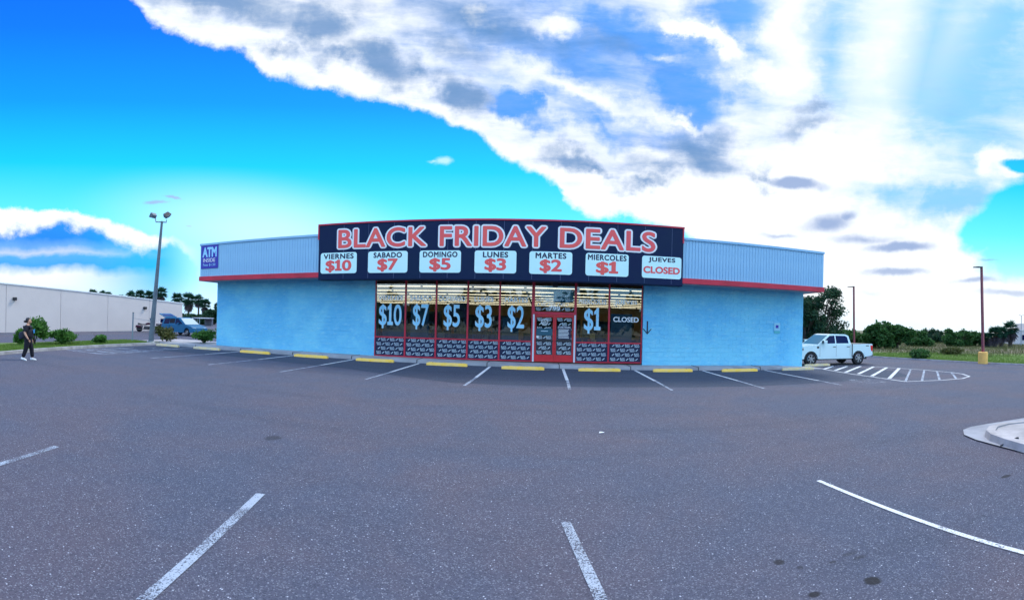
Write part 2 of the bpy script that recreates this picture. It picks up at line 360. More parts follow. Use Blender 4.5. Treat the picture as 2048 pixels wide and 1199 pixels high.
# ------------------------------------------------------------------ mesh helpers
class MB:
    def __init__(s): s.v, s.f, s.m = [], [], []
    def add(s, vs, fs, mi=0):
        o = len(s.v); s.v += [tuple(p) for p in vs]; s.f += [tuple(i + o for i in f) for f in fs]; s.m += [mi] * len(fs); return s
    def box(s, x0, x1, y0, y1, z0, z1, mi=0):
        return s.add([(x0, y0, z0), (x1, y0, z0), (x1, y1, z0), (x0, y1, z0), (x0, y0, z1), (x1, y0, z1), (x1, y1, z1), (x0, y1, z1)],
                     [(0, 3, 2, 1), (4, 5, 6, 7), (0, 1, 5, 4), (1, 2, 6, 5), (2, 3, 7, 6), (3, 0, 4, 7)], mi)
    def hexa(s, b, t, mi=0):                # bottom quad, top quad
        return s.add(list(b) + list(t), [(0, 3, 2, 1), (4, 5, 6, 7), (0, 1, 5, 4), (1, 2, 6, 5), (2, 3, 7, 6), (3, 0, 4, 7)], mi)
    def prism(s, poly, a0, a1, axis='y', mi=0, inset=None):   # poly of (p, q); extruded along axis
        n = len(poly); top = inset or poly
        def P(p, q, a): return (p, a, q) if axis == 'y' else (a, p, q) if axis == 'x' else (p, q, a)
        return s.add([P(p, q, a0) for p, q in poly] + [P(p, q, a1) for p, q in top],
                     [tuple(range(n))[::-1], tuple(range(n, 2 * n))] + [(i, (i + 1) % n, n + (i + 1) % n, n + i) for i in range(n)], mi)
    def tube(s, pts, rad, n=8, mi=0):
        pts = [Vector(p) for p in pts]; rad = rad if isinstance(rad, (list, tuple)) else [rad] * len(pts); o = len(s.v)
        for i, p in enumerate(pts):
            d = (pts[min(i + 1, len(pts) - 1)] - pts[max(i - 1, 0)]).normalized()
            a = d.orthogonal().normalized(); b = d.cross(a)
            if abs(d.z) > .9: a = Vector((1, 0, 0)) - d * d.x; a.normalize(); b = d.cross(a)
            s.v += [tuple(p + (a * math.cos(2 * math.pi * k / n) + b * math.sin(2 * math.pi * k / n)) * rad[i]) for k in range(n)]
        fs = [(o + i * n + k, o + i * n + (k + 1) % n, o + (i + 1) * n + (k + 1) % n, o + (i + 1) * n + k) for i in range(len(pts) - 1) for k in range(n)]
        fs += [tuple(o + k for k in range(n))[::-1], tuple(o + (len(pts) - 1) * n + k for k in range(n))]
        s.f += fs; s.m += [mi] * len(fs); return s
    def lathe(s, prof, axis='z', c=(0, 0, 0), n=20, mi=0, caps=True):     # prof: (radius, along)
        o = len(s.v)
        for r, h in prof:
            for k in range(n):
                a = 2 * math.pi * k / n; p, q = r * math.cos(a), r * math.sin(a)
                s.v.append((c[0] + p, c[1] + q, c[2] + h) if axis == 'z' else (c[0] + p, c[1] + h, c[2] + q) if axis == 'y' else (c[0] + h, c[1] + p, c[2] + q))
        fs = [(o + i * n + k, o + i * n + (k + 1) % n, o + (i + 1) * n + (k + 1) % n, o + (i + 1) * n + k) for i in range(len(prof) - 1) for k in range(n)]
        if caps: fs += [tuple(o + k for k in range(n)), tuple(o + (len(prof) - 1) * n + k for k in range(n))]
        s.f += fs; s.m += [mi] * len(fs); return s
    def mesh(s, name, mats):
        me = bpy.data.meshes.new(name); me.from_pydata(s.v, [], s.f)
        for m in (mats if isinstance(mats, (list, tuple)) else [mats]): me.materials.append(m)
        if any(s.m): me.polygons.foreach_set('material_index', s.m)
        bm = bmesh.new(); bm.from_mesh(me); bmesh.ops.recalc_face_normals(bm, faces=bm.faces); bm.to_mesh(me); bm.free()
        me.update(); return me
    def build(s, name, mats, parent=None, smooth=False, bevel=0.0, seg=2):
        return obj(name, s.mesh(name, mats), parent, smooth, bevel, seg)
def obj(name, me, parent=None, smooth=False, bevel=0.0, seg=2):
    o = bpy.data.objects.new(name, me); col.objects.link(o)
    if parent: o.parent = parent
    if smooth:
        me.polygons.foreach_set('use_smooth', [True] * len(me.polygons))
        es = o.modifiers.new('split', 'EDGE_SPLIT'); es.split_angle = R(40)
    if bevel:
        b = o.modifiers.new('bevel', 'BEVEL'); b.width = bevel; b.segments = seg; b.limit_method = 'ANGLE'
    return o
def tag(o, label, cat, group=None):
    o['label'] = label; o['category'] = cat
    if group: o['group'] = group
    return o
def kind(o, k): o['kind'] = k; return o
def thing(name, label, cat, loc=(0, 0, 0), rz=0.0, group=None, scale=1.0):
    o = bpy.data.objects.new(name, None); col.objects.link(o); o.location = loc; o.rotation_euler = (0, 0, rz); o.scale = (scale,) * 3
    o.empty_display_size = .2
    return tag(o, label, cat, group)
def copy_tree(o, parent=None):
    c = o.copy(); col.objects.link(c); c.parent = parent
    for ch in list(o.children): copy_tree(ch, c)
    return c
ORD = ['first', 'second', 'third', 'fourth', 'fifth', 'sixth', 'seventh', 'eighth', 'ninth', 'tenth', 'eleventh', 'twelfth', 'thirteenth']

# ------------------------------------------------------------------ lettering
def text_raw(s, offset=0.0, spacing=1.0, line=1.0):
    cu = bpy.data.curves.new('t', 'FONT'); cu.body = s; cu.size = 1; cu.offset = offset; cu.space_character = spacing; cu.space_line = line
    cu.align_x = 'CENTER'; cu.resolution_u = 5
    o = bpy.data.objects.new('t', cu); col.objects.link(o)
    dg = bpy.context.evaluated_depsgraph_get()
    me = bpy.data.meshes.new_from_object(o.evaluated_get(dg))
    v = [tuple(p.co[:2]) for p in me.vertices]; f = [tuple(p.vertices) for p in me.polygons]
    bpy.data.objects.remove(o); bpy.data.curves.remove(cu); bpy.data.meshes.remove(me)
    return v, f
def fat(v, f, r, n=10):                   # thicken lettering: copies pushed out round a circle, each a hair apart in depth
    V_, F_ = [(x, y, 0.0) for x, y in v], list(f)
    for k in range(n if r else 0):
        a = 2 * math.pi * k / n; o = len(V_)
        V_ += [(x + r * math.cos(a), y + r * math.sin(a), .0003 * (k + 1)) for x, y in v]; F_ += [tuple(i + o for i in q) for q in f]
    return V_, F_
def price_raw(s):                          # prices set glyph by glyph; the figure one gets its flag and foot
    V_, F_, x = [], [], 0.0
    for ch in s:
        if ch == '1': v, f = [(.10, .09), (.21, .09), (.21, .72), (.12, .72), (.10, .67), (.0, .60), (.0, .52), (.10, .56), (.0, .09), (.0, .0), (.31, .0), (.31, .09)], [(0, 1, 2, 3, 4), (4, 5, 6, 7), (8, 9, 10, 11)]
        else: v, f = text_raw(ch)
        a, b, c, d = bbox(v); o = len(V_)
        V_ += [(p[0] - a + x, p[1]) for p in v]; F_ += [tuple(i + o for i in q) for q in f]; x += b - a + .07
    return V_, F_
def bbox(v): xs = [p[0] for p in v]; ys = [p[1] for p in v]; return min(xs), max(xs), min(ys), max(ys)
def fit(v, box, ref=None):
    a, b, c, d = bbox(ref or v); X0, X1, Z0, Z1 = box
    return [(X0 + (p[0] - a) / (b - a) * (X1 - X0), Z0 + (p[1] - c) / (d - c) * (Z1 - Z0)) + tuple(p[2:]) for p in v]
def lettering(name, s, box, Y, m, parent, offset=.012, spacing=1.0, line=1.0, mb=None):
    v, f = price_raw(s) if s[0] == '$' else text_raw(s, 0, spacing, line); v, f = fat(v, f, offset); v = fit(v, box)
    k = mb or MB(); k.add([(p[0], Y + p[2], p[1]) for p in v], f)
    return None if mb else k.build(name, m, parent)

# ------------------------------------------------------------------ the ground
def sheet(name, poly, dz, m, parent=None):                  # a flat sheet that follows the lot's slight fall
    k = MB(); k.add([(x, y, gz(x) + dz) for x, y in poly], [tuple(range(len(poly)))]); return k.build(name, m, parent)
k = MB(); xs = [-2500, -45, 45, 2500]
for i in range(3):
    k.add([(xs[i], -400, gz(xs[i])), (xs[i + 1], -400, gz(xs[i + 1])), (xs[i + 1], 4000, gz(xs[i + 1])), (xs[i], 4000, gz(xs[i]))], [(0, 1, 2, 3)])
kind(k.build('ground', M_FIELD), 'structure')
def edgeX(Y): return 26.1 - .19 * (Y - 16.8)
lot = kind(sheet('parking_lot', [(-37.5, -25), (edgeX(-25), -25), (edgeX(34), 34), (22.5, 44), (-14, 46), (-30, 110), (-45, 110), (-45, 40.6), (-37.5, 40.6)], .006, M_ASPHALT), 'structure')
kind(sheet('far_lot', [(-45, 40.6), (-45, 110), (-95, 110), (-95, 40.6)], .006, M_ASPHALT), 'structure')
lot['label'] = 'weathered grey parking lot asphalt'
sheet('sealed_strip', [(-20.0, 17.2), (-12.7, 17.6), (-6.9, 16.6), (-2.65, 14.6), (.4, 14.65), (3.5, 14.8), (6.9, 14.65), (10.9, 15.1), (14.9, 15.5), (16.2, 18.0), (15.6, 21.4), (12.9, 20.3), (-19.3, 20.4)], .010, M_SEAL, lot)
def stripe(a, b, w, m, dz=.014, name='painted_line'):
    a, b = Vector((a[0], a[1])), Vector((b[0], b[1])); d = (b - a).normalized(); n = Vector((-d.y, d.x)) * (w / 2)
    return sheet(name, [tuple(a + n), tuple(b + n), tuple(b - n), tuple(a - n)], dz, m, lot)
for i in range(10):                                          # stalls along the shop front: repainted near the kerb, faded beyond
    x = -17.25 + 3.05 * i
    seal_y = [17.4, 17.5, 17.3, 17.0, 16.4, 16.2, 16.3, 16.4, 16.2, 15.6][i]
    if i == 0: stripe((x, 20.2), (x - .1, 13.4), .10, M_OLDPAINT); continue
    stripe((x, 20.3), (x - .06, seal_y), .11, M_PAINT)
    stripe((x - .05, seal_y - .02), (x - .12, 14.0), .09, M_OLDPAINT)
for a, b in [((-5.62, 3.71), (-4.05, -1.2)), ((-2.74, 4.33), (-1.53, -1.2)), ((.3, 4.64), (1.04, -1.0)), ((3.39, 5.17), (3.85, -1.0))]:
    stripe(a, b, .066 if a[0] > 3 else .095, M_PAINT if a[0] > 3 else M_OLDPAINT)
# hatched no-parking area by the right corner
outl = [G(*p)[:2] for p in [(1666, 732.6), (1646.5, 738.3), (1700, 747.5), (1760, 756), (1811, 763.2), (1883, 760.4), (1925, 757), (1939, 752.8), (1925, 748), (1902, 744.6), (1874, 742.4), (1848, 739.8), (1798, 736.4), (1743, 733)]]
for a, b in zip(outl[:-1], outl[1:]): stripe(a, b, .10, M_PAINT)
for t, (a, b) in enumerate([((1647.7, 738.3), (1665, 733)), ((1670, 741), (1694.5, 732.5)), ((1691, 744.6), (1721, 732.5)), ((1716.7, 748), (1747, 733.6)), ((1743.5, 752.3), (1774, 734.8)), ((1778.6, 757), (1798.5, 736.4)), ((1811, 762.8), (1821.8, 737.9)), ((1844, 761.7), (1848.7, 740.2)), ((1879, 759.8), (1874, 742.5)), ((1913, 758), (1902.4, 744.6))]):
    stripe(G(*a)[:2], G(*b)[:2], .17 if t < 6 else .10, M_PAINT if t < 6 else M_OLDPAINT, .0155)
sheet('painted_square', [(11.1, 15.45), (12.5, 15.5), (12.3, 13.95), (11.0, 13.95)], .0135, M_ADA, lot)
# faded marked bay on the left
for a, b in [((-19.2, 13.2), (-19.0, 17.3)), ((-19.2, 13.2), (-16.7, 13.4)), ((-16.7, 13.4), (-16.9, 17.4)), ((-19.1, 15.2), (-16.8, 15.3)), ((-19.1, 14.2), (-16.8, 14.3)), ((-19.0, 16.3), (-16.9, 16.3)), ((-18.7, 13.4), (-17.2, 17.0))]:
    stripe(a, b, .12, M_OLDPAINT)
sheet('painted_square', [(-18.7, 17.6), (-17.0, 17.6), (-17.1, 19.0), (-18.8, 19.0)], .0135, M_ADA, lot)

# pavement along the shop front with kerb joints every stall
walk = kind(MB().hexa([(-20.2, 20.45, gz(-20)), (12.2, 20.45, gz(12.2)), (12.2, 21.6, gz(12.2)), (-20.2, 21.6, gz(-20))],
                      [(-20.2, 20.48, gz(-20) + .15), (11.2, 20.48, gz(11.2) + .14), (11.6, 21.6, gz(11.6) + .14), (-20.2, 21.6, gz(-20) + .15)]).build('pavement', M_CONC, bevel=.02), 'structure')
for i in range(10):
    x = -17.4 + 3.05 * i
    MB().hexa([(x - .018, 20.44, gz(x)), (x + .018, 20.44, gz(x)), (x + .018, 20.6, gz(x)), (x - .018, 20.6, gz(x))],
              [(x - .018, 20.462, gz(x) + .156), (x + .018, 20.462, gz(x) + .156), (x + .018, 21.5, gz(x) + .156), (x - .018, 21.5, gz(x) + .156)]).build('kerb_joint', M_JOINT, walk)
MB().hexa([(11.2, 20.46, gz(12) - .02), (13.6, 20.3, gz(13) - .02), (13.6, 21.6, gz(13) - .02), (11.2, 21.7, gz(12) - .02)],
          [(11.2, 20.5, gz(11.2) + .135), (13.5, 20.35, gz(13) + .03), (13.5, 21.6, gz(13) + .03), (11.2, 21.7, gz(11.2) + .135)]).build('ramp', M_PALECONC, walk)

# left verge: kerb, soil and grass
def kerbline(name, pts, w, h, m):
    k = MB(); n = len(pts); pv = [Vector((x, y)) for x, y in pts]; rows = []
    for i, p in enumerate(pv):
        d = (pv[min(i + 1, n - 1)] - pv[max(i - 1, 0)]).normalized(); nn = Vector((-d.y, d.x)) * (w / 2)
        a, b = p + nn, p - nn; z = gz(p.x)
        rows.append([(a.x, a.y, z - .02), (a.x, a.y, z + h), (b.x, b.y, z + h), (b.x, b.y, z - .02)])
    o = 0
    for i in range(n - 1): k.add(rows[i] + rows[i + 1], [(0, 1, 5, 4), (1, 2, 6, 5), (2, 3, 7, 6)])
    k.add(rows[0], [(0, 1, 2, 3)]); k.add(rows[-1], [(3, 2, 1, 0)])
    return kind(k.build(name, m), 'structure')
kerbline('kerb', [(-16.6, 4.5), (-17.6, 7.0), (-18.3, 9.2), (-19.2, 11.6), (-19.8, 14.0), (-20.2, 17), (-20.35, 20.5)], .18, .14, M_KERB)
kind(sheet('verge', [(-16.7, 4.5), (-17.7, 7.0), (-18.4, 9.2), (-19.3, 11.6), (-19.9, 14.0), (-20.3, 17), (-20.45, 21.0), (-23.4, 21.2), (-23.6, 10), (-21, 3)], .10, M_LAWN), 'structure')
kind(sheet('corner_slab', [(-20.1, 20.9), (-16.8, 21.7), (-16.8, 24.6), (-22.3, 24.6), (-22.4, 20.9)], .125, M_PALECONC), 'structure')
# right field: kerb, mown grass strip, rough ground beyond
kerbline('field_kerb', [(edgeX(y), y) for y in (-5, 5, 12, 17, 22, 27, 31, 34)], .16, .09, M_PALECONC)
kind(sheet('lawn', [(edgeX(-5) + .1, -5), (60, -5), (60, 20), (42, 27), (34.5, 31.5), (28, 38), (edgeX(34) + .1, 34)], .02, M_LAWN), 'structure')
# concrete island at the right edge of the picture
isl = kind(sheet('traffic_island', [(9.6, 2.2), (6.0, 2.2), (6.35, 3.5), (6.6, 4.25), (6.72, 4.85), (6.84, 5.42), (7.02, 5.84), (7.36, 6.15), (7.7, 6.24), (8.15, 6.2), (9.6, 5.95)], .03, M_CONC), 'structure')
def ring(pts, s):
    c = Vector((8.4, 3.6)); return [tuple(c + (Vector(p) - c) * s) for p in pts]
kp = [(9.6, 2.2), (6.15, 2.4), (6.42, 3.5), (6.58, 4.2), (6.74, 4.75), (6.92, 5.18), (7.14, 5.46), (7.5, 5.66), (7.95, 5.68), (8.4, 5.5), (9.6, 5.2)]
k = MB(); n = len(kp); inn = ring(kp, .91)
for i in range(1, n - 1):
    a, b, c, d = kp[i], kp[i + 1], inn[i + 1], inn[i]
    zz = [gz(p[0]) for p in (a, b, c, d)]
    a2, b2 = ring([a, b], .985)
    k.add([(*a, zz[0] + .02), (*b, zz[1] + .02), (*b2, zz[1] + .15), (*a2, zz[0] + .15), (*c, zz[2] + .155), (*d, zz[3] + .155), (*c, zz[2] + .10), (*d, zz[3] + .10)], [(0, 1, 2, 3), (3, 2, 4, 5), (5, 4, 6, 7)])
k.build('island_kerb', M_PALECONC, isl, smooth=True)
sheet('island_top', ring(kp, .908), .13, M_PALECONC, isl)
MB().hexa([(6.70, 4.78, gz(6.7) + .03), (6.73, 4.76, gz(6.7) + .03), (7.0, 4.60, gz(7) + .1), (6.98, 4.63, gz(7) + .1)], [(6.70, 4.78, gz(6.7) + .05), (6.73, 4.76, gz(6.7) + .05), (6.99, 4.60, gz(7) + .162), (6.97, 4.63, gz(7) + .162)]).build('kerb_crack', M_JOINT, isl)

# ------------------------------------------------------------------ the shop
WY, FY, SY = 21.5, 20.3, 20.2              # wall face, fascia face, sign face
shop = thing('shop_building', 'low discount shop of pale blue block with long black Black Friday sign', 'building', (0, 0, 0))
ZT = 3.78
def block_wall(name, x0, x1):               # courses of split-faced block with slightly recessed joints
    k = MB(); ch, cw = .2, .4; rows = int((ZT - 0) / ch) + 1
    k.box(x0, x1, WY + .010, WY + .25, -.15, ZT)
    for r in range(rows):
        z0 = -.1 + r * ch; z1 = min(z0 + ch - .007, ZT - .004); off = cw / 2 * (r % 2); x = x0 - off
        if z1 <= z0: continue
        while x < x1:
            a, b = max(x, x0) + .001, min(x + cw - .002, x1 - .001)
            if b - a > .03:
                y = WY + random.uniform(-.006, .006); t = random.uniform(-.006, .006)
                k.add([(a, WY + .014, z0), (b, WY + .014, z0), (b, WY + .014, z1), (a, WY + .014, z1), (a + .004, y, z0 + .008), (b - .004, y + t, z0 + .008), (b - .004, y - t, z1 - .004), (a + .004, y, z1 - .004)],
                      [(4, 5, 6, 7), (0, 1, 5, 4), (1, 2, 6, 5), (2, 3, 7, 6), (3, 0, 4, 7)])
            x += cw
    return kind(k.build(name, M_WALL, shop), 'stuff')
XL, XR, WL, WR = -16.75, 12.95, -7.53, 4.66
block_wall('front_wall', XL, WL); block_wall('front_wall', WR, XR)
M_INW = mat('inner_wall', (.60, .38, .20), .9); M_CEIL = mat('ceiling_deck', (.17, .135, .10), .9, var=.4, vscale=3); M_JOIST = mat('joist_steel', (.10, .095, .09), .8)
M_FLOOR = mat('shop_floor', (.26, .18, .12), .5)
MB().box(XL, XL + .25, WY + .26, 50, -.1, 4.9).build('side_wall', M_WALL, shop)
MB().box(XR - .25, XR, WY + .26, 50, -.1, 4.9).build('side_wall', M_WALL, shop)
MB().box(XL + .26, XR - .26, 49.7, 50, -.1, 4.9).build('back_wall', M_INW, shop)
MB().box(XL + .26, XR - .26, WY + .27, 49.69, .10, .155).build('floor', M_FLOOR, shop)
MB().box(XL + .26, XR - .26, WY + .27, 49.69, 3.86, 3.92).build('ceiling', M_CEIL, shop)
k = MB()
for i in range(16): k.box(XL + .3, XR - .3, WY + .5 + 1.67 * i, WY + .54 + 1.67 * i, 3.825, 3.855)
kind(k.build('joists', M_JOIST, shop), 'stuff')
MB().box(XL, XR, WY + .05, 50, 4.95, 5.15).build('roof', M_SOFFIT, shop)
MB().box(XL - .25, XR + .35, FY + .05, WY + .3, ZT, ZT + .06).build('soffit', M_SOFFIT, shop)
MB().box(XL - .2, XR + .3, FY + .3, WY + .2, ZT + .07, 5.55).build('fascia_core', M_SOFFIT, shop)
# ribbed metal fascia, panel by panel, with red band and cap
PW_ = .146
def fascia(x0, x1, lab):
    n = round((x1 - x0) / PW_); w = (x1 - x0) / n
    pm = MB(); pm.add([(.008, 0, 4.0), (w - .008, 0, 4.0), (w - .008, 0, 5.66), (.008, 0, 5.66), (0, .03, 4.0), (w, .03, 4.0), (w, .03, 5.66), (0, .03, 5.66)], [(0, 1, 2, 3), (0, 3, 7, 4), (1, 5, 6, 2)])
    me = pm.mesh('panel', M_FASC)
    for i in range(n):
        o = obj('panel', me, shop); o.location = (x0 + w * i, FY, 0)
    MB().box(x0, x1, FY + .025, FY + .06, 3.99, 5.67).build('panel_backing', M_FASCSEAM, shop)
    MB().box(x0 - .02, x1 + .02, FY - .05, FY + .3, 5.66, 5.77).build('cap_flashing', M_FASC, shop, bevel=.01)
    MB().box(x0 - .03, x1 + .03, FY - .07, FY + .2, 3.76, 4.0).build('red_band', M_RED, shop, bevel=.01)
FL, FR, SL_, SR_ = -17.02, 13.37, -9.9, 6.1
fascia(FL, SL_, 0); fascia(SR_, FR, 1)
for x, s in ((FL, -1), (FR, 1)):            # short returns at both ends
    MB().box(min(x, x - s * .04), max(x, x - s * .04), FY + .02, WY + 2.5, 4.0, 5.66).build('end_return', M_FASC, shop)
    MB().box(min(x + s * .03, x - s * .1), max(x + s * .03, x - s * .1), FY + .2, WY + 2.5, 3.76, 3.999).build('red_band', M_RED, shop)
# the black sign: sheets with pale seams, red edging, lettering and price cards
MB().box(SL_, SR_, SY + .03, FY + .5, 3.64, 6.14).build('sign_box', M_SIGN, shop)
M_SEAM = mat('sign_seam', (.12, .16, .30), .5)
seams = [SL_] + [-8.65 + 1.186 * i for i in range(13)] + [SR_]
for i in range(14):
    o = MB().box(seams[i] + .006, seams[i + 1] - .006, SY, SY + .028, 3.66, 6.13).build('sign_panel', M_SIGN, shop)
for x in seams[1:-1]: MB().box(x - .006, x + .006, SY + .004, SY + .029, 3.70, 6.12).build('seam_strip', M_SEAM, shop)
MB().box(SL_ - .03, SR_ + .03, SY - .03, FY + .5, 6.135, 6.2).build('red_trim', M_RED, shop)
for x in (SL_, SR_): MB().box(x - .04, x + .02, SY - .02, FY + .5, 5.5, 6.134).build('red_trim', M_RED, shop)
def outlined(words, boxes):
    for s, bx in zip(words, boxes):
        v, f = text_raw(s, 0, 1.06); vo, fo = fat(v, f, .078, 18); v, f = fat(v, f, .022)
        fv = fit(v, bx); fo_ = fit(vo, bx, ref=v)
        MB().add([(p[0], SY - .016 + p[2], p[1]) for p in fv], f).build('sign_letters', M_SIGNRED, shop)
        MB().add([(p[0], SY - .009 + p[2], p[1]) for p in fo_], fo).build('letter_outline', M_WHITE, shop)
outlined(['BLACK', 'FRIDAY', 'DEALS'], [(-8.92, -4.84, 5.05, 5.90), (-4.26, .22, 5.05, 5.90), (.78, 4.85, 5.03, 5.89)])
def rrect(x0, x1, z0, z1, r=.11, n=5):
    p = []
    for cx, cz, a0 in ((x1 - r, z1 - r, 0), (x0 + r, z1 - r, 90), (x0 + r, z0 + r, 180), (x1 - r, z0 + r, 270)):
        p += [(cx + r * math.cos(R(a0 + 90 * k / n)), cz + r * math.sin(R(a0 + 90 * k / n))) for k in range(n + 1)]
    return p
DAYS = ['VIERNES', 'SABADO', 'DOMINGO', 'LUNES', 'MARTES', 'MIERCOLES', 'JUEVES']
PRICE = ['$10', '$7', '$5', '$3', '$2', '$1', 'CLOSED']
CX = [(-9.78, -8.0), (-7.46, -5.65), (-5.12, -3.33), (-2.75, -1.0), (-.46, 1.32), (1.88, 3.7), (4.28, 6.02)]
for (a, b), dname, pr in zip(CX, DAYS, PRICE):
    cd = MB().prism(rrect(a, b, 3.93, 4.87), SY - .010, SY - .002, 'y').build('price_card', M_CARD, shop)
    w = b - a; dw = min(.9, .115 * len(dname) + .03) * w / 2; c = (a + b) / 2
    if pr == 'CLOSED': dw = .34 * w
    lettering('day_name', dname, (c - dw, c + dw, 4.58, 4.82), SY - .016, M_NAVY, cd, .038, 1.12)
    if pr == 'CLOSED': lettering('price', pr, (a + .06, b - .06, 4.13, 4.43), SY - .016, M_SIGNRED, cd, .042)
    else:
        pw = .36 * w if len(pr) == 3 else .26 * w
        lettering('price', pr, (c - pw, c + pw, 3.97, 4.55), SY - .016, M_SIGNRED, cd, .034)
atm = MB().box(-16.95, -15.78, FY - .03, FY - .012, 4.42, 5.66).build('atm_sign', M_ATM, shop)
atm['label'] = 'blue ATM inside sign at the left end of the fascia'
lettering('sign_text', 'ATM', (-16.85, -15.88, 5.02, 5.56), FY - .034, M_ATMT, atm, .045)
lettering('sign_text', 'INSIDE', (-16.80, -15.98, 4.76, 4.96), FY - .034, M_WHITE, atm, .004)
lettering('sign_text', 'Fees $1.50', (-16.80, -15.96, 4.53, 4.68), FY - .034, M_ATMT, atm, .004)

# shop windows: red frames, clear upper pane, printed lower pane
def print_mesh(w, h, cw=.43, rh=.205):      # repeating BLACK FRIDAY print with a slanted tag between
    k = MB(); tb, fb = text_raw('BLACK', .02); tf, ff = text_raw('FRIDAY', .02)
    r = 0; z = .03
    while z + .15 < h:
        x = .04 - (cw / 2 if r % 2 else 0)
        while x < w:
            if x >= 0 and x + .24 <= w:
                k.add([(p[0], 0, p[1]) for p in fit(tb, (x, x + .22, z + .085, z + .150))], fb)
                k.add([(p[0], 0, p[1]) for p in fit(tf, (x + .02, x + .24, z + .005, z + .070))], ff)
            if x + .28 >= 0 and x + .40 <= w:
                k.add([(x + .275, 0, z + .045), (x + .295, 0, z + .025), (x + .39, 0, z + .105), (x + .37, 0, z + .13)], [(0, 1, 2, 3)])
            x += cw
        z += rh; r += 1
    return k
M_PRINT = mat('print_pale', (.55, .70, .80), .5)
ZB, ZS, ZW = .19, 1.08, 3.76
pm_low = print_mesh(1.36, .84).mesh('print', M_PRINT)
bays = [(-7.53, -6.06), (-6.06, -4.62), (-4.62, -3.18), (-3.18, -1.75), (-1.75, -.30), (1.62, 3.11), (3.11, 4.62)]
for i, (a, b) in enumerate(bays):
    t = .035; k = MB(); y0, y1 = WY - .03, WY + .09
    k.box(a, a + t, y0, y1, ZB, ZW).box(b - t, b, y0, y1, ZB, ZW).box(a + t, b - t, y0, y1, ZB, ZB + .05).box(a + t, b - t, y0, y1, ZS - .03, ZS + .03).box(a + t, b - t, y0, y1, ZW - .05, ZW)
    w = k.build('window', M_RED, shop)
    MB().box(a + t, b - t, WY + .02, WY + .03, ZS + .03, ZW - .05).build('pane', M_WGLASS, w)
    MB().box(a + t, b - t, WY + .005, WY + .03, ZB + .05, ZS - .03).build('printed_panel', M_VINYL, w)
    o = kind(obj('panel_print', pm_low, w), 'stuff'); o.location = (a + .045 + (.0 if i % 2 else .02), WY + .001, ZB + .06)
    c = (a + b) / 2; y = WY + .014
    dw = min(.62, .085 * len(DAYS[i]))
    lettering('day_name', DAYS[i], (c - dw, c + dw, 2.79, 3.01), y, M_WHITE, w, .030, 1.1)
    if i == 6: lettering('price', 'CLOSED', (c - .56, c + .60, 2.03, 2.26), y, M_WHITE, w, .022)
    else:
        pw = .54 if i == 0 else .36
        v, f = price_raw(PRICE[i]); vo, fo = fat(v, f, .016, 12); v, f = fat(v, f, .0); bx = (c - pw, c + pw, 1.50, 2.62)
        MB().add([(p[0], y - .010 + p[2], p[1]) for p in fit(v, bx)], f).build('price', M_BLUENUM, w)
        MB().add([(p[0], y - .005 + p[2], p[1]) for p in fit(vo, bx, ref=v)], fo).build('price_outline', M_PRINT, w)
# entrance: transom with number, pair of red doors
DA, DB = -.27, 1.62
k = MB(); k.box(DA - .03, DA + .07, WY - .035, WY + .1, ZB, ZW).box(DB - .07, DB + .0, WY - .035, WY + .1, ZB, ZW).box(DA + .07, DB - .07, WY - .035, WY + .1, 2.28, 2.40).box(DA + .07, DB - .07, WY - .03, WY + .1, ZW - .06, ZW)
tr = k.build('entrance_frame', M_RED, shop)
MB().box(DA + .07, DB - .07, WY + .02, WY + .03, 2.40, ZW - .06).build('pane', M_WGLASS, tr)
o = kind(obj('transom_print', print_mesh(DB - DA - .16, 1.05).mesh('print', M_PRINT), tr), 'stuff'); o.location = (DA + .08, WY + .013, 2.42)
MB().box(.62, 1.50, WY + .035, WY + .05, 2.86, 3.40).build('transom_poster', mat('teal_print', (.02, .16, .24), .5), tr)
lettering('street_number', '799', (.42, .92, 2.45, 2.66), WY + .008, M_WHITE, tr, .02)
for x in (DA + .0, DB - .07): MB().box(x, x + .075, WY - .06, WY - .036, ZB, 2.28).build('door_jamb', M_JAMB, tr)
MB().box(.55, .80, WY - .28, WY - .02, 3.52, 3.70).build('lamp_housing', M_DARK, tr, bevel=.02)
mid = (DA + DB) / 2 + .02
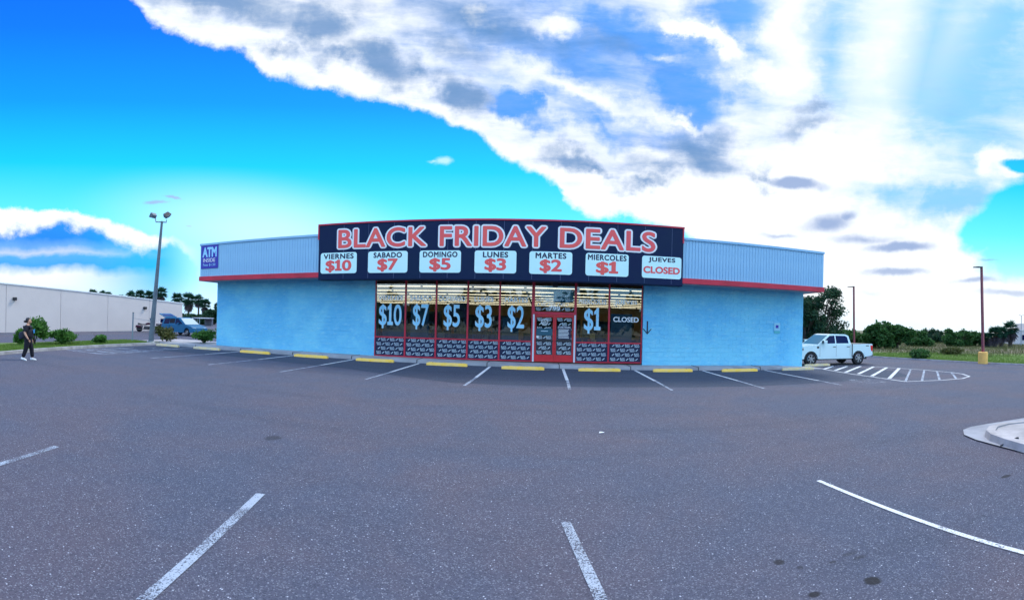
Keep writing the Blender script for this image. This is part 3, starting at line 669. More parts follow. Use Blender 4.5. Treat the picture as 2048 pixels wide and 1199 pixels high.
for s, (a, b) in enumerate(((DA + .08, mid - .005), (mid + .005, DB - .08))):
    k = MB(); y0, y1 = WY - .02, WY + .03
    k.box(a, a + .07, y0, y1, ZB + .01, 2.27).box(b - .07, b, y0, y1, ZB + .01, 2.27).box(a + .07, b - .07, y0, y1, ZB + .01, .50).box(a + .07, b - .07, y0, y1, 2.17, 2.27)
    d = k.build('door', M_DOORRED, shop)
    MB().box(a + .07, b - .07, WY + .0, WY + .008, .50, 2.17).build('pane', M_WGLASS, d)
    MB().box(a + .07, b - .07, WY + .009, WY + .012, .50, 1.13).build('printed_panel', M_VINYL, d)
    o = kind(obj('panel_print', print_mesh(b - a - .15, .62, .40, .20).mesh('print', M_PRINT), d), 'stuff'); o.location = (a + .075, WY - .004, .50)
    o = kind(obj('panel_print', print_mesh(b - a - .15, 1.0, .40, .20).mesh('print', M_PRINT), d), 'stuff'); o.location = (a + .075, WY - .004, 1.16)
    MB().box(a + .05, b - .05, WY - .06, WY - .035, 1.10, 1.14).build('push_bar', M_DARK, d)
    if s:
        p = MB().box(a + .12, b - .12, WY - .010, WY - .006, 1.20, 1.80).build('hours_sign', M_NAVY, d)
        mb = MB(); lettering('', 'STORE HOURS', (a + .15, b - .15, 1.70, 1.77), WY - .013, None, None, .02, mb=mb)
        for q in range(7): mb.box(a + .17, b - .2 - .02 * (q % 3), WY - .0135, WY - .0125, 1.26 + .06 * q, 1.285 + .06 * q)
        mb.build('hours_text', M_WHITE, d)
    else:
        c = (a + b) / 2; mb = MB()
        mb.lathe([(.155, 0), (.155, .004), (.135, .004), (.135, 0)], 'y', (c, WY - .014, 1.95), 24, caps=False).lathe([(.115, 0), (.115, .004), (.10, .004), (.10, 0)], 'y', (c, WY - .014, 1.95), 24, caps=False)
        mb.lathe([(.05, 0), (.05, .004), (.03, .004), (.03, 0)], 'y', (c, WY - .014, 1.965), 16, caps=False).box(c - .05, c - .03, WY - .014, WY - .010, 1.88, 1.965)
        mb.build('round_emblem', M_WHITE, d)
        MB().box(a + .09, b - .09, WY - .012, WY - .006, 1.36, 1.66).build('notice', mat('notice_teal', (.015, .09, .14), .5), d)
        MB().box(c - .15, c + .15, WY - .016, WY - .0125, 1.535, 1.565).build('notice_line', M_PRINT, d)
        MB().box(a + .09, a + .19, WY - .012, WY - .006, 1.24, 1.34).build('sticker', M_WHITE, d)
# painted arrow and accessible-parking plate on the right wall
k = MB(); y = WY - .016
k.box(4.84, 4.90, y, y + .005, 1.56, 2.10)
for s in (-1, 1): k.prism([(4.87, 1.50), (4.87 + s * .20, 1.74), (4.87 + s * .17, 1.765), (4.87, 1.56)], y - .001, y + .004, 'y')
k.build('painted_arrow', M_NAVY, shop)
MB().box(11.27, 11.60, WY - .03, WY - .015, 1.80, 2.18).build('plate', mat('plate_pale', (.30, .62, .80), .5), shop)
MB().box(11.36, 11.51, WY - .035, WY - .031, 1.92, 2.07).build('plate_symbol', M_ATM, shop)
MB().box(11.27, 11.60, WY - .03, WY - .016, 1.66, 1.78).build('plate', mat('plate_teal', (.10, .50, .55), .5), shop)

# inside the shop: strip lights, boards behind the glass, tables of goods
M_TUBE = emit('tube', (1.0, .84, .55), 1.3)
for i in range(8):
    y = 23.2 + 3.35 * i
    t = thing('strip_light', f'lit fluorescent strip, {ORD[i]} row back from the shop windows', 'ceiling light', (-1.9, y, 3.55), 0, 'strip lights inside the shop')
    MB().box(-14, 14, -.06, .06, .03, .10).build('housing', M_JOIST, t)
    k = MB()
    for j in range(11): k.box(-13.9 + 2.53 * j, -11.5 + 2.53 * j, -.03, .03, -.005, .028)
    k.build('tube', M_TUBE, t)
M_BOARD = mat('board_blue', (.010, .075, .14), .6); M_BOARDN = mat('board_navy', (.006, .010, .045), .6)
for n_, (x0, x1, z0, z1, m, lab) in enumerate([(-7.40, -6.2, .16, 2.58, M_BOARD, 'dark teal board standing behind the ten dollar window'), (-6.0, -5.12, .16, 2.62, M_BOARD, 'dark teal board standing behind the seven dollar window'), (-4.15, -3.22, 2.05, 2.72, M_BOARDN, 'navy banner hanging behind the five dollar window'), (-1.68, -.92, .16, 2.12, M_BOARD, 'dark teal board standing behind the two dollar window'), (3.3, 4.3, .16, 2.40, M_BOARD, 'dark teal board standing behind the CLOSED window')]):
    b = thing('display_board', lab, 'board', ((x0 + x1) / 2, WY + .75, z0)); w = (x1 - x0) / 2
    MB().box(-w, w, -.02, .02, 0, z1 - z0).build('board_panel', m, b)
    MB().box(-w + .1, w - .1, .02, .12, 0 if z0 < 1 else z1 - z0 - .06, .05 if z0 < 1 else z1 - z0 + .02).build('support_rail', M_DARK, b)
goods = [mat('goods_%d' % i, c, .7) for i, c in enumerate([(.02, .04, .08), (.50, .09, .05), (.60, .33, .10), (.03, .08, .16), (.16, .15, .14), (.66, .44, .14)])]
for i, (x, y, w) in enumerate([(-5.2, 23.6, 1.6), (-2.6, 23.9, 1.9), (-4.0, 26.5, 2.6), (2.6, 23.7, 2.0), (4.2, 24.6, 1.6), (.2, 27.5, 2.4), (-9, 27, 3), (6.5, 28, 3)]):
    t = thing('bin_table', ['low bin table heaped with goods behind the seven dollar window', 'low bin table heaped with goods behind the three dollar window', 'bin table of goods further inside behind the five dollar window', 'bin table with reddish goods behind the one dollar window', 'bin table with tan goods behind the CLOSED window', 'bin table deep inside seen through the entrance', 'bin table at the inner left of the shop', 'bin table at the inner right of the shop'][i], 'table', (x, y, .155))
    MB().box(-w / 2, w / 2, -.6, .6, .62, .80).build('bin', goods[0], t)
    for sx in (-1, 1):
        for sy in (-1, 1): MB().box(sx * (w / 2 - .08) - .03, sx * (w / 2 - .08) + .03, sy * .5 - .03, sy * .5 + .03, 0, .62).build('leg', M_DARK, t)
    k = MB()
    for j in range(26):
        gx, gy = random.uniform(-w / 2 + .1, w / 2 - .25), random.uniform(-.5, .35); s = random.uniform(.12, .32); h = random.uniform(.08, .5)
        k.box(gx, gx + s, gy, gy + s * .8, .80, .80 + h * (1 if i != 4 else .7), random.choice([0, 3, 0, 4] if i not in (3, 4) else [1, 2, 5, 0]))
    kind(k.build('heaped_goods', goods, t), 'stuff')

for i, (x, w, y, h, lab) in enumerate([(-6.6, 3.2, 24.6, 2.2, 'dark shelf unit inside behind the leftmost windows'), (-3.0, 3.4, 26.0, 2.1, 'dark shelf unit inside behind the middle windows'), (1.0, 3.0, 30.0, 2.0, 'dark shelf unit inside beyond the entrance doors'), (3.6, 2.6, 25.4, 1.9, 'dark shelf unit inside behind the rightmost windows')]):
    t = thing('shelf_unit', lab, 'shelf', (x, y, .155), 0, 'shelf units inside the shop')
    MB().box(-w / 2, w / 2, -.03, .03, .1, h).build('back_panel', M_BOARDN, t)
    for z in (.15, .6, 1.05, 1.5, h - .05): MB().box(-w / 2, w / 2, -.42, -.035, z, z + .03).build('shelf_board', M_DARK, t)
    for sx in (-1, 1): MB().box(sx * w / 2 - .03, sx * w / 2 + .03, -.44, .05, 0, h + .03).build('upright', M_DARK, t)
    k = MB()
    for z in (.18, .63, 1.08, 1.53):
        xx = -w / 2 + .05
        while xx < w / 2 - .3:
            q = random.uniform(.10, .28); k.box(xx, xx + q, -.38, -.08, z, z + random.uniform(.15, .36), random.choice([0, 3, 3, 0, 1, 4])); xx += q + random.uniform(.01, .08)
    kind(k.build('shelf_goods', goods, t), 'stuff')

# ------------------------------------------------------------------ wheel stops
def stop_mesh(seed, m):
    rr = random.Random(seed); k = MB(); L = .86; n = 14
    prof = [(-.085, 0), (-.075, .09), (-.045, .125), (.045, .125), (.075, .09), (.085, 0)]
    rows = []
    for i in range(n + 1):
        x = -L + 2 * L * i / n; e = .82 if i in (0, n) else 1
        rows.append([(x, p * e + rr.uniform(-.004, .004), q * e + rr.uniform(-.006, .004) * (q > .05)) for p, q in prof])
    for i in range(n): k.add(rows[i] + rows[i + 1], [(j, j + 1, j + 7, j + 6) for j in range(5)])
    k.add(rows[0], [tuple(range(6))]); k.add(rows[-1], [tuple(range(6))])
    return k
SXY = [(-18.85, 19.75), (-16.1, 19.85), (-13.1, 19.9), (-10.03, 19.9), (-6.95, 19.95), (-3.75, 19.8), (-.6, 19.55), (2.5, 19.65), (5.62, 19.75), (8.7, 19.78), (11.85, 20.05)]
looks = ['chipped', 'chipped', 'yellow', 'yellow', 'chipped', 'yellow', 'yellow', 'yellow', 'yellow', 'flaking yellow', 'bare worn']
for i, (x, y) in enumerate(SXY):
    worn = i in (0, 1, 10)
    t = thing('wheel_stop', f'{looks[i]} concrete wheel stop, {ORD[i]} from the left along the shop front', 'wheel stop', (x, y, gz(x) + .012), random.uniform(-.02, .02), 'wheel stops along the shop front')
    stop_mesh(i, None).build('bar', M_WORN if worn else M_YELLOW, t, smooth=True)
    for s in (-.6, .6): MB().lathe([(.016, 0), (.016, .012), (.008, .016)], 'z', (s, 0, .120), 8).build('spike_head', M_DARK, t)
p = G(1618, 731); t = thing('wheel_stop', 'pale wheel stop round the right corner beside the pickup', 'wheel stop', (14.2, 22.0, gz(14) + .012), .1, 'wheel stops along the shop front')
stop_mesh(40, None).build('bar', M_WORN, t, smooth=True)

p = G(1203, 866); t = MB().add([(-.05, -.03, .004), (.04, -.035, .012), (.055, .03, .005), (-.03, .035, .016), (.005, 0, .022)], [(0, 1, 4), (1, 2, 4), (2, 3, 4), (3, 0, 4)]).build('paper_scrap', M_WHITE)
t.location = (p.x, p.y, gz(p.x) + .008); tag(t, 'small white paper scrap lying in the middle of the lot', 'litter')

# ------------------------------------------------------------------ neighbour's long beige wall on the left
NX = -36.0
nb = thing('warehouse', 'long plain beige warehouse wall with falling roofline at far left', 'building', (NX, 0, 0))
def ntop(y): return 4.28 - .0516 * (y - 18)
joints = [-12, -6.5, -1.0, 4.5, 10.0, 13.05, 18.55, 24.0, 29.4, 34.9, 40.0]
for a, b in zip(joints[:-1], joints[1:]):
    MB().add([(0, a + .02, 0), (0, b - .02, 0), (0, b - .02, ntop(b)), (0, a + .02, ntop(a)), (-.3, a + .02, 0), (-.3, b - .02, 0), (-.3, b - .02, ntop(b)), (-.3, a + .02, ntop(a))], [(0, 1, 2, 3), (4, 7, 6, 5), (0, 3, 7, 4), (1, 5, 6, 2), (2, 6, 7, 3)]).build('wall_panel', M_BEIGE, nb)
MB().add([(-.06, -12, 0), (-.06, 40, 0), (-.06, 40, ntop(40) - .03), (-.06, -12, ntop(-12) - .03)], [(0, 1, 2, 3)]).build('wall_backing', M_POLE, nb)
MB().hexa([(-.34, -12, ntop(-12)), (.06, -12, ntop(-12)), (.06, 40.1, ntop(40)), (-.34, 40.1, ntop(40))], [(-.34, -12, ntop(-12) + .09), (.06, -12, ntop(-12) + .09), (.06, 40.1, ntop(40) + .09), (-.34, 40.1, ntop(40) + .09)]).build('coping', M_WHITE, nb)
MB().box(-25, -.3, 39.7, 40, 0, ntop(40) - .05).build('end_wall', M_BEIGE, nb)
MB().hexa([(-25, -12, 4.2), (-.3, -12, 4.2), (-.3, 39.9, 2.9), (-25, 39.9, 2.9)], [(-25, -12, 4.4), (-.3, -12, 4.4), (-.3, 39.9, 3.0), (-25, 39.9, 3.0)]).build('roof', M_POLE, nb)
MB().box(.0, .05, -12, 39.9, 0, .22).build('base_course', mat('base_course', (.30, .25, .24), .9), nb)
for yy in (19.3, 34.2):
    k = MB().box(.0, .25, yy - .16, yy + .16, 2.92 - (.5 if yy > 30 else 0), 3.18 - (.5 if yy > 30 else 0)); k.build('wall_lamp', M_DARK, nb, bevel=.03)

# ------------------------------------------------------------------ light poles
def pole(name, label, base, top, r0, r1, m, group):
    t = thing(name, label, 'light pole', base, 0, group); lean = Vector(top) - Vector(base)
    MB().tube([(0, 0, 0), tuple(lean)], [r0, r1], 12).build('shaft', m, t, smooth=True)
    return t, lean
b = Vector((-20.75, 20.3, gz(-20) + .10))
t, ln = pole('light_pole', 'grey tapered floodlight pole with two lamps at left of the shop', b, (-20.0, 20.3, 7.35), .17, .07, M_POST, None)
MB().lathe([(.26, 0), (.26, .05), (.22, .09)], 'z', (0, 0, 0), 16).build('base_collar', M_POLE, t)
tp = ln
MB().tube([tp + Vector((-.55, 0, .22)), tp + Vector((-.5, 0, .02)), tp + Vector((0, 0, -.05)), tp + Vector((.4, -.05, -.12)), tp + Vector((.42, -.05, .02))], .035, 8).build('crossarm', M_POLE, t)
def flood(loc, rot, sx):
    k = MB(); k.hexa([(-.10, -.17, -.11), (.10, -.17, -.11), (.10, .17, -.11), (-.10, .17, -.11)], [(-.16, -.23, .11), (.16, -.23, .11), (.16, .23, .11), (-.16, .23, .11)])
    o = k.build('floodlight', M_POST, t, bevel=.03); o.location = loc; o.rotation_euler = rot
    MB().box(-.13, .13, -.20, .20, .112, .12).build('lens', M_ENGINE, o); return o
flood(tp + Vector((-.72, 0, .40)), (0, R(-55), 0), 1); flood(tp + Vector((.5, -.1, .25)), (R(35), R(35), R(20)), 1)
for nm, lab, bx, top, yb in [('light_pole', 'brown square light pole on yellow round base at right of the lot', (25.25, 19.5), (24.95, 19.5, 6.15), True), ('light_pole', 'brown square light pole rising behind the white pickup', (28.8, 38.0), (28.6, 38.0, 6.15), False)]:
    t = thing(nm, lab, 'light pole', (bx[0], bx[1], gz(bx[0])), 0, 'brown light poles'); dxl = top[0] - bx[0]; h = top[2] - gz(bx[0])
    z0 = .78 if yb else 0
    MB().hexa([(-.075, -.075, z0), (.075, -.075, z0), (.075, .075, z0), (-.075, .075, z0)], [(dxl - .065, -.065, h), (dxl + .065, -.065, h), (dxl + .065, .065, h), (dxl - .065, .065, h)]).build('shaft', M_POLERED, t)
    if yb: MB().lathe([(.32, 0), (.325, .70), (.31, .76), (.26, .785)], 'z', (0, 0, 0), 24).build('concrete_base', M_PALEYEL, t, smooth=True)
    a = Vector((dxl, 0, h))
    MB().hexa([a + Vector((-.62, -.25, -.10)), a + Vector((-.08, -.12, -.06)), a + Vector((-.08, .12, -.06)), a + Vector((-.62, .25, -.10))], [a + Vector((-.60, -.22, -.03)), a + Vector((.06, -.1, .05)), a + Vector((.06, .1, .05)), a + Vector((-.60, .22, -.03))]).build('lamp_head', M_DARK, t, bevel=.015)
# thin sign post with a wire to the wall
pb = Vector((-22.3, 20.2, gz(-22) + .1))
t = thing('sign_post', 'thin grey steel post standing at the edge of the verge', 'post', pb)
MB().tube([(0, 0, 0), (.05, 0, 1.75)], .045, 8).build('shaft', M_POLE, t); MB().lathe([(.06, 0), (.06, .03)], 'z', (.05, 0, 1.75), 8).build('cap', M_DARK, t)
a, b_ = pb + Vector((.05, 0, 1.42)), Vector((-35.8, 37.2, 1.35))
pts = [a.lerp(b_, i / 8) - Vector((0, 0, .12 * math.sin(math.pi * i / 8))) for i in range(9)]
tag(MB().tube(pts, .012, 5).build('wire', M_POLE), 'thin slack wire running from the grey post to the warehouse wall', 'wire')

# ------------------------------------------------------------------ vehicles
def wheel(parent, x, y, r, w, side):
    t = MB().lathe([(r * .62, -w / 2), (r * .93, -w / 2), (r, -w * .36), (r, w * .36), (r * .93, w / 2), (r * .62, w / 2)], 'y', (0, 0, 0), 28).build('wheel', M_TYRE, parent, smooth=True)
    t.location = (x, y, r)
    k = MB(); s = side; yo = s * w * .53
    k.lathe([(r * .64, yo), (r * .60, yo + s * .02), (r * .56, yo - s * .02), (r * .52, yo - s * .08)], 'y', (0, 0, 0), 28, caps=False)
    for j in range(6):
        a = 2 * math.pi * j / 6 + .3; c, q = math.cos(a), math.sin(a); px_, pz_ = -q, c
        k.add([(c * r * .12 + px_ * r * .09, yo, q * r * .12 + pz_ * r * .09), (c * r * .12 - px_ * r * .09, yo, q * r * .12 - pz_ * r * .09), (c * r * .60 - px_ * r * .11, yo, q * r * .60 - pz_ * r * .11), (c * r * .60 + px_ * r * .11, yo, q * r * .60 + pz_ * r * .11),
               (c * r * .12, yo - s * .04, q * r * .12), (c * r * .60, yo - s * .04, q * r * .60)], [(0, 1, 2, 3), (0, 3, 5, 4), (1, 4, 5, 2)])
    k.lathe([(r * .15, yo - s * .03), (r * .14, yo + s * .015), (r * .05, yo + s * .02)], 'y', (0, 0, 0), 12)
    k.build('rim', M_RIM, t)
    MB().lathe([(r * .55, yo - s * .09), (r * .55, yo - s * .085)], 'y', (0, 0, 0), 20).build('brake_disc', M_DARK, t)
    return t
def arch(cx, r, z0, n=9): return [(cx + r * math.cos(math.pi - math.pi * i / n), max(z0, .40 + r * math.sin(math.pi * i / n))) for i in range(n + 1)]
# white pickup: x runs from front bumper (0) to tailgate; built facing -X
tr_s = .90
truck = thing('pickup_truck', 'white four-door pickup truck parked beyond the right corner of the shop', 'pickup truck', (13.08, 23.1, gz(15.5) + .008), R(1), None, tr_s)
L = 5.75; fw, rw, hw = .95, 4.58, .98
lower = [(.05, .62), (.02, .95), (.10, 1.12), (.35, 1.20), (1.45, 1.27), (1.62, 1.30), (3.95, 1.32), (4.02, 1.32), (5.70, 1.33), (5.74, 1.28), (5.74, .72), (5.66, .56)]
low = lower + [(5.12, .50)] + arch(rw, .50, .42)[::-1] + [(4.0, .42), (1.52, .42)] + arch(fw, .50, .42)[::-1] + [(.36, .42), (.12, .50)]
k = MB(); k.prism(low, -hw, hw, 'y'); body = k.build('body', M_TRUCK, truck, smooth=True, bevel=.035, seg=3)
MB().box(4.06, 5.68, -hw + .1, hw - .1, 1.325, 1.335).build('bed_opening', M_DARK, truck)
MB().box(.4, 5.4, -.80, .80, .34, .60).build('underbody', M_DARK, truck)
for c in (fw, rw):
    MB().prism([(c + .50 * math.cos(math.pi * i / 10), .40 + .50 * math.sin(math.pi * i / 10)) for i in range(11)], -hw + .12, hw - .12, 'y').build('wheel_arch', M_DARK, truck)
cb = [(1.45, 1.27), (2.30, 1.88), (2.55, 1.94), (3.60, 1.93), (3.86, 1.84), (3.98, 1.30)]
k = MB(); ins = [(1.50, 1.27), (2.34, 1.86), (2.57, 1.92), (3.58, 1.91), (3.82, 1.83), (3.96, 1.30)]
for s in (-1, 1):
    pass
n = len(cb); vs = [(p, -hw + .03 + (q - 1.27) * .26, q) for p, q in cb] + [(p, hw - .03 - (q - 1.27) * .26, q) for p, q in cb]
k.add(vs, [tuple(range(n))[::-1], tuple(range(n, 2 * n))] + [(i, (i + 1) % n, n + (i + 1) % n, n + i) for i in range(n)])
k.build('cab', M_TRUCK, truck, smooth=True, bevel=.03, seg=3)
def side_panel(poly, s, off, name, m, par, tilt=.26, z0=1.27, hw=hw, base=.03):
    k = MB(); P = [(p, s * (hw - base - max(0, q - z0) * tilt + off), q) for p, q in poly]
    Q = [(p, s * (hw - base - max(0, q - z0) * tilt + off - .03), q) for p, q in poly]; n = len(poly)
    k.add(P + Q, [tuple(range(n)), tuple(range(n, 2 * n))[::-1]] + [(i, (i + 1) % n, n + (i + 1) % n, n + i) for i in range(n)])
    return k.build(name, m, par)
for s in (-1, 1):
    side_panel([(1.72, 1.34), (1.82, 1.42), (2.40, 1.83), (2.76, 1.845), (2.76, 1.36), (2.1, 1.35)], s, .006, 'window', M_CARGLASS, truck)
    side_panel([(2.84, 1.36), (2.84, 1.845), (3.56, 1.835), (3.74, 1.76), (3.80, 1.37)], s, .006, 'window', M_CARGLASS, truck)
    for x in (1.58, 2.80, 3.88): MB().box(x, x + .012, s * hw - .004, s * hw + .003, .55, 1.27).build('door_gap', M_DARK, truck)
    MB().box(4.03, 4.06, s * hw - .05, s * hw + .003, .50, 1.34).build('bed_gap', M_DARK, truck)
    for x in (2.55, 3.62): MB().box(x, x + .22, s * (hw + .012) - .012, s * (hw + .012) + .012, 1.13, 1.17).build('door_handle', M_DARK, truck, bevel=.008)
    MB().box(1.72, 1.98, min(s * .98, s * 1.22), max(s * .98, s * 1.22), 1.36, 1.55).build('mirror', M_TRUCK, truck, bevel=.03)
    MB().box(1.69, 1.72, min(s * 1.02, s * 1.20), max(s * 1.02, s * 1.20), 1.38, 1.53).build('mirror_glass', M_DARK, truck)
    MB().box(1.55, 3.95, s * .93 - .06, s * .93 + .06, .36, .42).build('running_board', M_DARK, truck, bevel=.01)
    k = MB().prism([(5.56, 1.24), (5.752, 1.22), (5.752, .86), (5.66, .84), (5.58, 1.0)], min(s * .80, s * (hw + .006)), max(s * .80, s * (hw + .006)), 'y'); k.build('tail_light', M_TAIL, truck)
    MB().box(.03, .42, min(s * .62, s * (hw + .004)), max(s * .62, s * (hw + .004)), .93, 1.08).build('headlight', M_CHROME, truck)
    wheel(truck, fw, s * .86, .425, .27, s); wheel(truck, rw, s * .86, .425, .27, s)
    MB().box(5.18, 5.44, s * hw - .002, s * hw + .004, 1.18, 1.23).build('bed_badge', M_DARK, truck)
    MB().box(1.36, 1.52, s * hw - .002, s * hw + .004, 1.06, 1.18).build('fender_badge', M_DARK, truck)
k = MB(); k.add([(1.52, -.86, 1.31), (1.52, .86, 1.31), (2.28, .74, 1.855), (2.28, -.74, 1.855), (1.49, -.86, 1.31), (1.49, .86, 1.31), (2.25, .74, 1.87), (2.25, -.74, 1.87)], [(0, 1, 2, 3), (4, 7, 6, 5), (0, 4, 5, 1), (2, 6, 7, 3), (0, 3, 7, 4), (1, 5, 6, 2)])
k.build('windscreen', mat('screen_glass', (.05, .16, .20), .06, spec=.8), truck)
MB().box(5.70, 5.86, -.93, .93, .52, .70).build('rear_bumper', M_CHROME, truck, bevel=.03)
MB().box(-.06, .10, -.95, .95, .50, .72).build('front_bumper', M_CHROME, truck, bevel=.03)
MB().box(-.012, .05, -.60, .60, .76, 1.10).build('grille', M_DARK, truck)

# blue minivan with raised tailgate and open side door; x from tail (0) to nose
van = thing('minivan', 'blue minivan with raised tailgate and open sliding door on far lot', 'minivan', (-29.7, 31.2, gz(-29) + .008), R(-8), None, .88)
vh = .92
vp = [(.02, .50), (.0, .80), (.06, 1.0), (3.55, 1.06), (4.45, .92), (4.72, .74), (4.76, .48), (4.70, .34), (4.35, .32)] + arch(3.86, .38, .32)[::-1] + [(3.40, .30), (1.30, .30)] + arch(.93, .38, .32)[::-1] + [(.5, .32), (.10, .36)]
MB().prism(vp, -vh, vh, 'y').build('body', M_VAN, van, smooth=True, bevel=.05, seg=3)
cbp = [(.03, 1.0), (.22, 1.60), (.50, 1.70), (2.35, 1.72), (2.75, 1.64), (3.62, 1.05)]
k = MB(); n = len(cbp); vs = [(p, -vh + .02 + (q - 1.0) * .22, q) for p, q in cbp] + [(p, vh - .02 - (q - 1.0) * .22, q) for p, q in cbp]
k.add(vs, [tuple(range(n))[::-1], tuple(range(n, 2 * n))] + [(i, (i + 1) % n, n + (i + 1) % n, n + i) for i in range(n)]); k.build('cabin', M_VAN, van, smooth=True, bevel=.04, seg=3)
for s in (-1, 1):
    A = dict(tilt=.22, z0=1.0, hw=vh, base=.02)
    side_panel([(.32, 1.08), (.46, 1.58), (1.18, 1.60), (1.18, 1.08)], s, .006, 'window', M_CARGLASS, van, **A)
    side_panel([(2.12, 1.08), (2.12, 1.61), (2.50, 1.60), (3.28, 1.10)], s, .006, 'window', M_CARGLASS, van, **A)
    if s > 0: side_panel([(1.26, 1.08), (1.26, 1.60), (2.05, 1.61), (2.05, 1.08)], s, .006, 'window', M_CARGLASS, van, **A)
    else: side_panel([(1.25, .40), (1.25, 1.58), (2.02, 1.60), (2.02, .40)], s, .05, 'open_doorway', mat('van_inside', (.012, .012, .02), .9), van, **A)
    wheel(van, .93, s * .80, .32, .21, s); wheel(van, 3.86, s * .80, .32, .21, s)
    MB().box(4.40, 4.70, min(s * .50, s * .86), max(s * .50, s * .86), .66, .80).build('headlight', M_CHROME, van, bevel=.03)
    MB().box(2.62, 2.80, min(s * .92, s * 1.08), max(s * .92, s * 1.08), 1.06, 1.20).build('mirror', M_VAN, van, bevel=.02)
    MB().box(-.01, .06, min(s * .72, s * .90), max(s * .72, s * .90), .72, .98).build('tail_light', M_TAIL, van)
MB().box(.55, 1.30, -vh - .07, -vh - .02, .40, 1.03).build('sliding_door', M_VAN, van, bevel=.02)
k = MB(); k.add([(2.82, -.74, 1.645), (2.82, .74, 1.645), (3.66, .84, 1.075), (3.66, -.84, 1.075), (2.80, -.74, 1.62), (2.80, .74, 1.62), (3.62, .84, 1.05), (3.62, -.84, 1.05)], [(0, 1, 2, 3), (4, 7, 6, 5), (0, 4, 5, 1), (2, 6, 7, 3), (0, 3, 7, 4), (1, 5, 6, 2)]); k.build('windscreen', mat('pale_screen', (.40, .52, .56), .08, spec=.8), van)
MB().box(4.72, 4.80, -.80, .80, .36, .54).build('front_bumper', M_VAN, van, bevel=.03)
k = MB(); k.hexa([(.35, -.78, 1.70), (.35, .78, 1.70), (-.62, .74, 2.02), (-.62, -.74, 2.02)], [(.35, -.78, 1.76), (.35, .78, 1.76), (-.60, .74, 2.09), (-.60, -.74, 2.09)]); k.build('tailgate', M_VAN, van)
MB().hexa([(.20, -.66, 1.735), (.20, .66, 1.735), (-.35, .64, 1.915), (-.35, -.64, 1.915)], [(.20, -.66, 1.83), (.20, .66, 1.83), (-.35, .64, 2.012), (-.35, -.64, 2.012)]).build('tailgate_glass', M_CARGLASS, van)
# two motorcycles by the warehouse wall
def motorcycle(label, loc, rz, m):
    t = thing('motorcycle', label, 'motorcycle', loc, rz, 'motorcycles by the warehouse wall')
    for x in (-.72, .72):
        w_ = MB().lathe([(.24, -.06), (.31, -.05), (.32, 0), (.31, .05), (.24, .06)], 'y', (0, 0, 0), 20).build('wheel', M_TYRE, t); w_.location = (x, 0, .32)
        MB().lathe([(.20, -.02), (.23, 0), (.20, .02), (.04, .04), (.04, -.04)], 'y', (0, 0, 0), 12).build('rim', M_ENGINE, w_)
    MB().prism([(-.25, .25), (.30, .22), (.38, .55), (-.15, .60)], -.17, .17, 'y').build('engine', M_ENGINE, t, bevel=.04)
    MB().prism([(-.05, .66), (.45, .72), (.50, .86), (.20, .93), (-.05, .82)], -.14, .14, 'y').build('fuel_tank', m, t, bevel=.06, seg=3)
    MB().prism([(-.85, .70), (-.05, .66), (-.08, .78), (-.45, .76), (-.85, .88)], -.14, .14, 'y').build('seat', M_DARK, t, bevel=.04)
    MB().prism([(-1.05, .42), (-.45, .42), (-.48, .64), (-.98, .66)], -.30, .30, 'y').build('saddlebag', m, t, bevel=.05)
    for s in (-1, 1): MB().tube([(.72, s * .09, .32), (.50, s * .09, .95)], .025, 6).build('fork', M_ENGINE, t)
    MB().tube([(.30, -.40, 1.10), (.46, -.15, 1.02), (.46, .15, 1.02), (.30, .40, 1.10)], .02, 6).build('handlebar', M_CHROME, t)
    MB().lathe([(.04, -.1), (.10, -.02), (.10, .06)], 'x', (.62, 0, .90), 12).build('headlight', M_CHROME, t)
    MB().hexa([(.55, -.22, .98), (.57, -.22, .98), (.57, .22, .98), (.55, .22, .98)], [(.42, -.16, 1.34), (.44, -.16, 1.34), (.44, .16, 1.34), (.42, .16, 1.34)]).build('windshield', M_CARGLASS, t)
    MB().tube([(-.2, -.2, .26), (-.95, -.24, .28)], .045, 8).build('exhaust', M_ENGINE, t)
    return t
motorcycle('dark maroon motorcycle parked left of the floodlight pole', (-33.6, 32.2, gz(-33) + .01), R(20), mat('maroon', (.06, .012, .03), .25))
motorcycle('black and silver motorcycle parked between pole and blue minivan', (-31.3, 31.8, gz(-30) + .01), R(-25), mat('silver_black', (.05, .06, .07), .25))

# ------------------------------------------------------------------ foliage
def leaves(clumps, n, size, m, name, parent, flat=.0, seed=0, aspect=1.8):
    g = np.random.default_rng(seed); c = np.array([q[:3] for q in clumps], float); r = np.array([q[3:6] if len(q) > 4 else (q[3],) * 3 for q in clumps], float)
    wts = np.prod(r, 1) ** (2 / 3); idx = g.choice(len(c), n, p=wts / wts.sum())
    d = g.normal(size=(n, 3)); d /= np.linalg.norm(d, axis=1)[:, None]; rad = g.random(n) ** .45
    P = c[idx] + d * rad[:, None] * r[idx] * (1 + .18 * g.normal(size=(n, 1)))
    P[:, 2] = np.maximum(P[:, 2], .03)
    a = g.normal(size=(n, 3)); a /= np.linalg.norm(a, axis=1)[:, None]; b = np.cross(a, g.normal(size=(n, 3))); b /= np.linalg.norm(b, axis=1)[:, None]
    s = size * (.6 + .8 * g.random(n))[:, None]
    V_ = np.stack([P - a * s * aspect / 2, P + b * s * .5, P + a * s * aspect / 2, P - b * s * .5], 1).reshape(-1, 3)
    me = bpy.data.meshes.new(name); me.vertices.add(4 * n); me.vertices.foreach_set('co', V_.ravel().astype(np.float32))
    me.loops.add(4 * n); me.loops.foreach_set('vertex_index', np.arange(4 * n, dtype=np.int32)); me.polygons.add(n); me.polygons.foreach_set('loop_start', np.arange(0, 4 * n, 4, dtype=np.int32))
    me.materials.append(m); me.update(calc_edges=True); me.validate()
    return obj(name, me, parent)
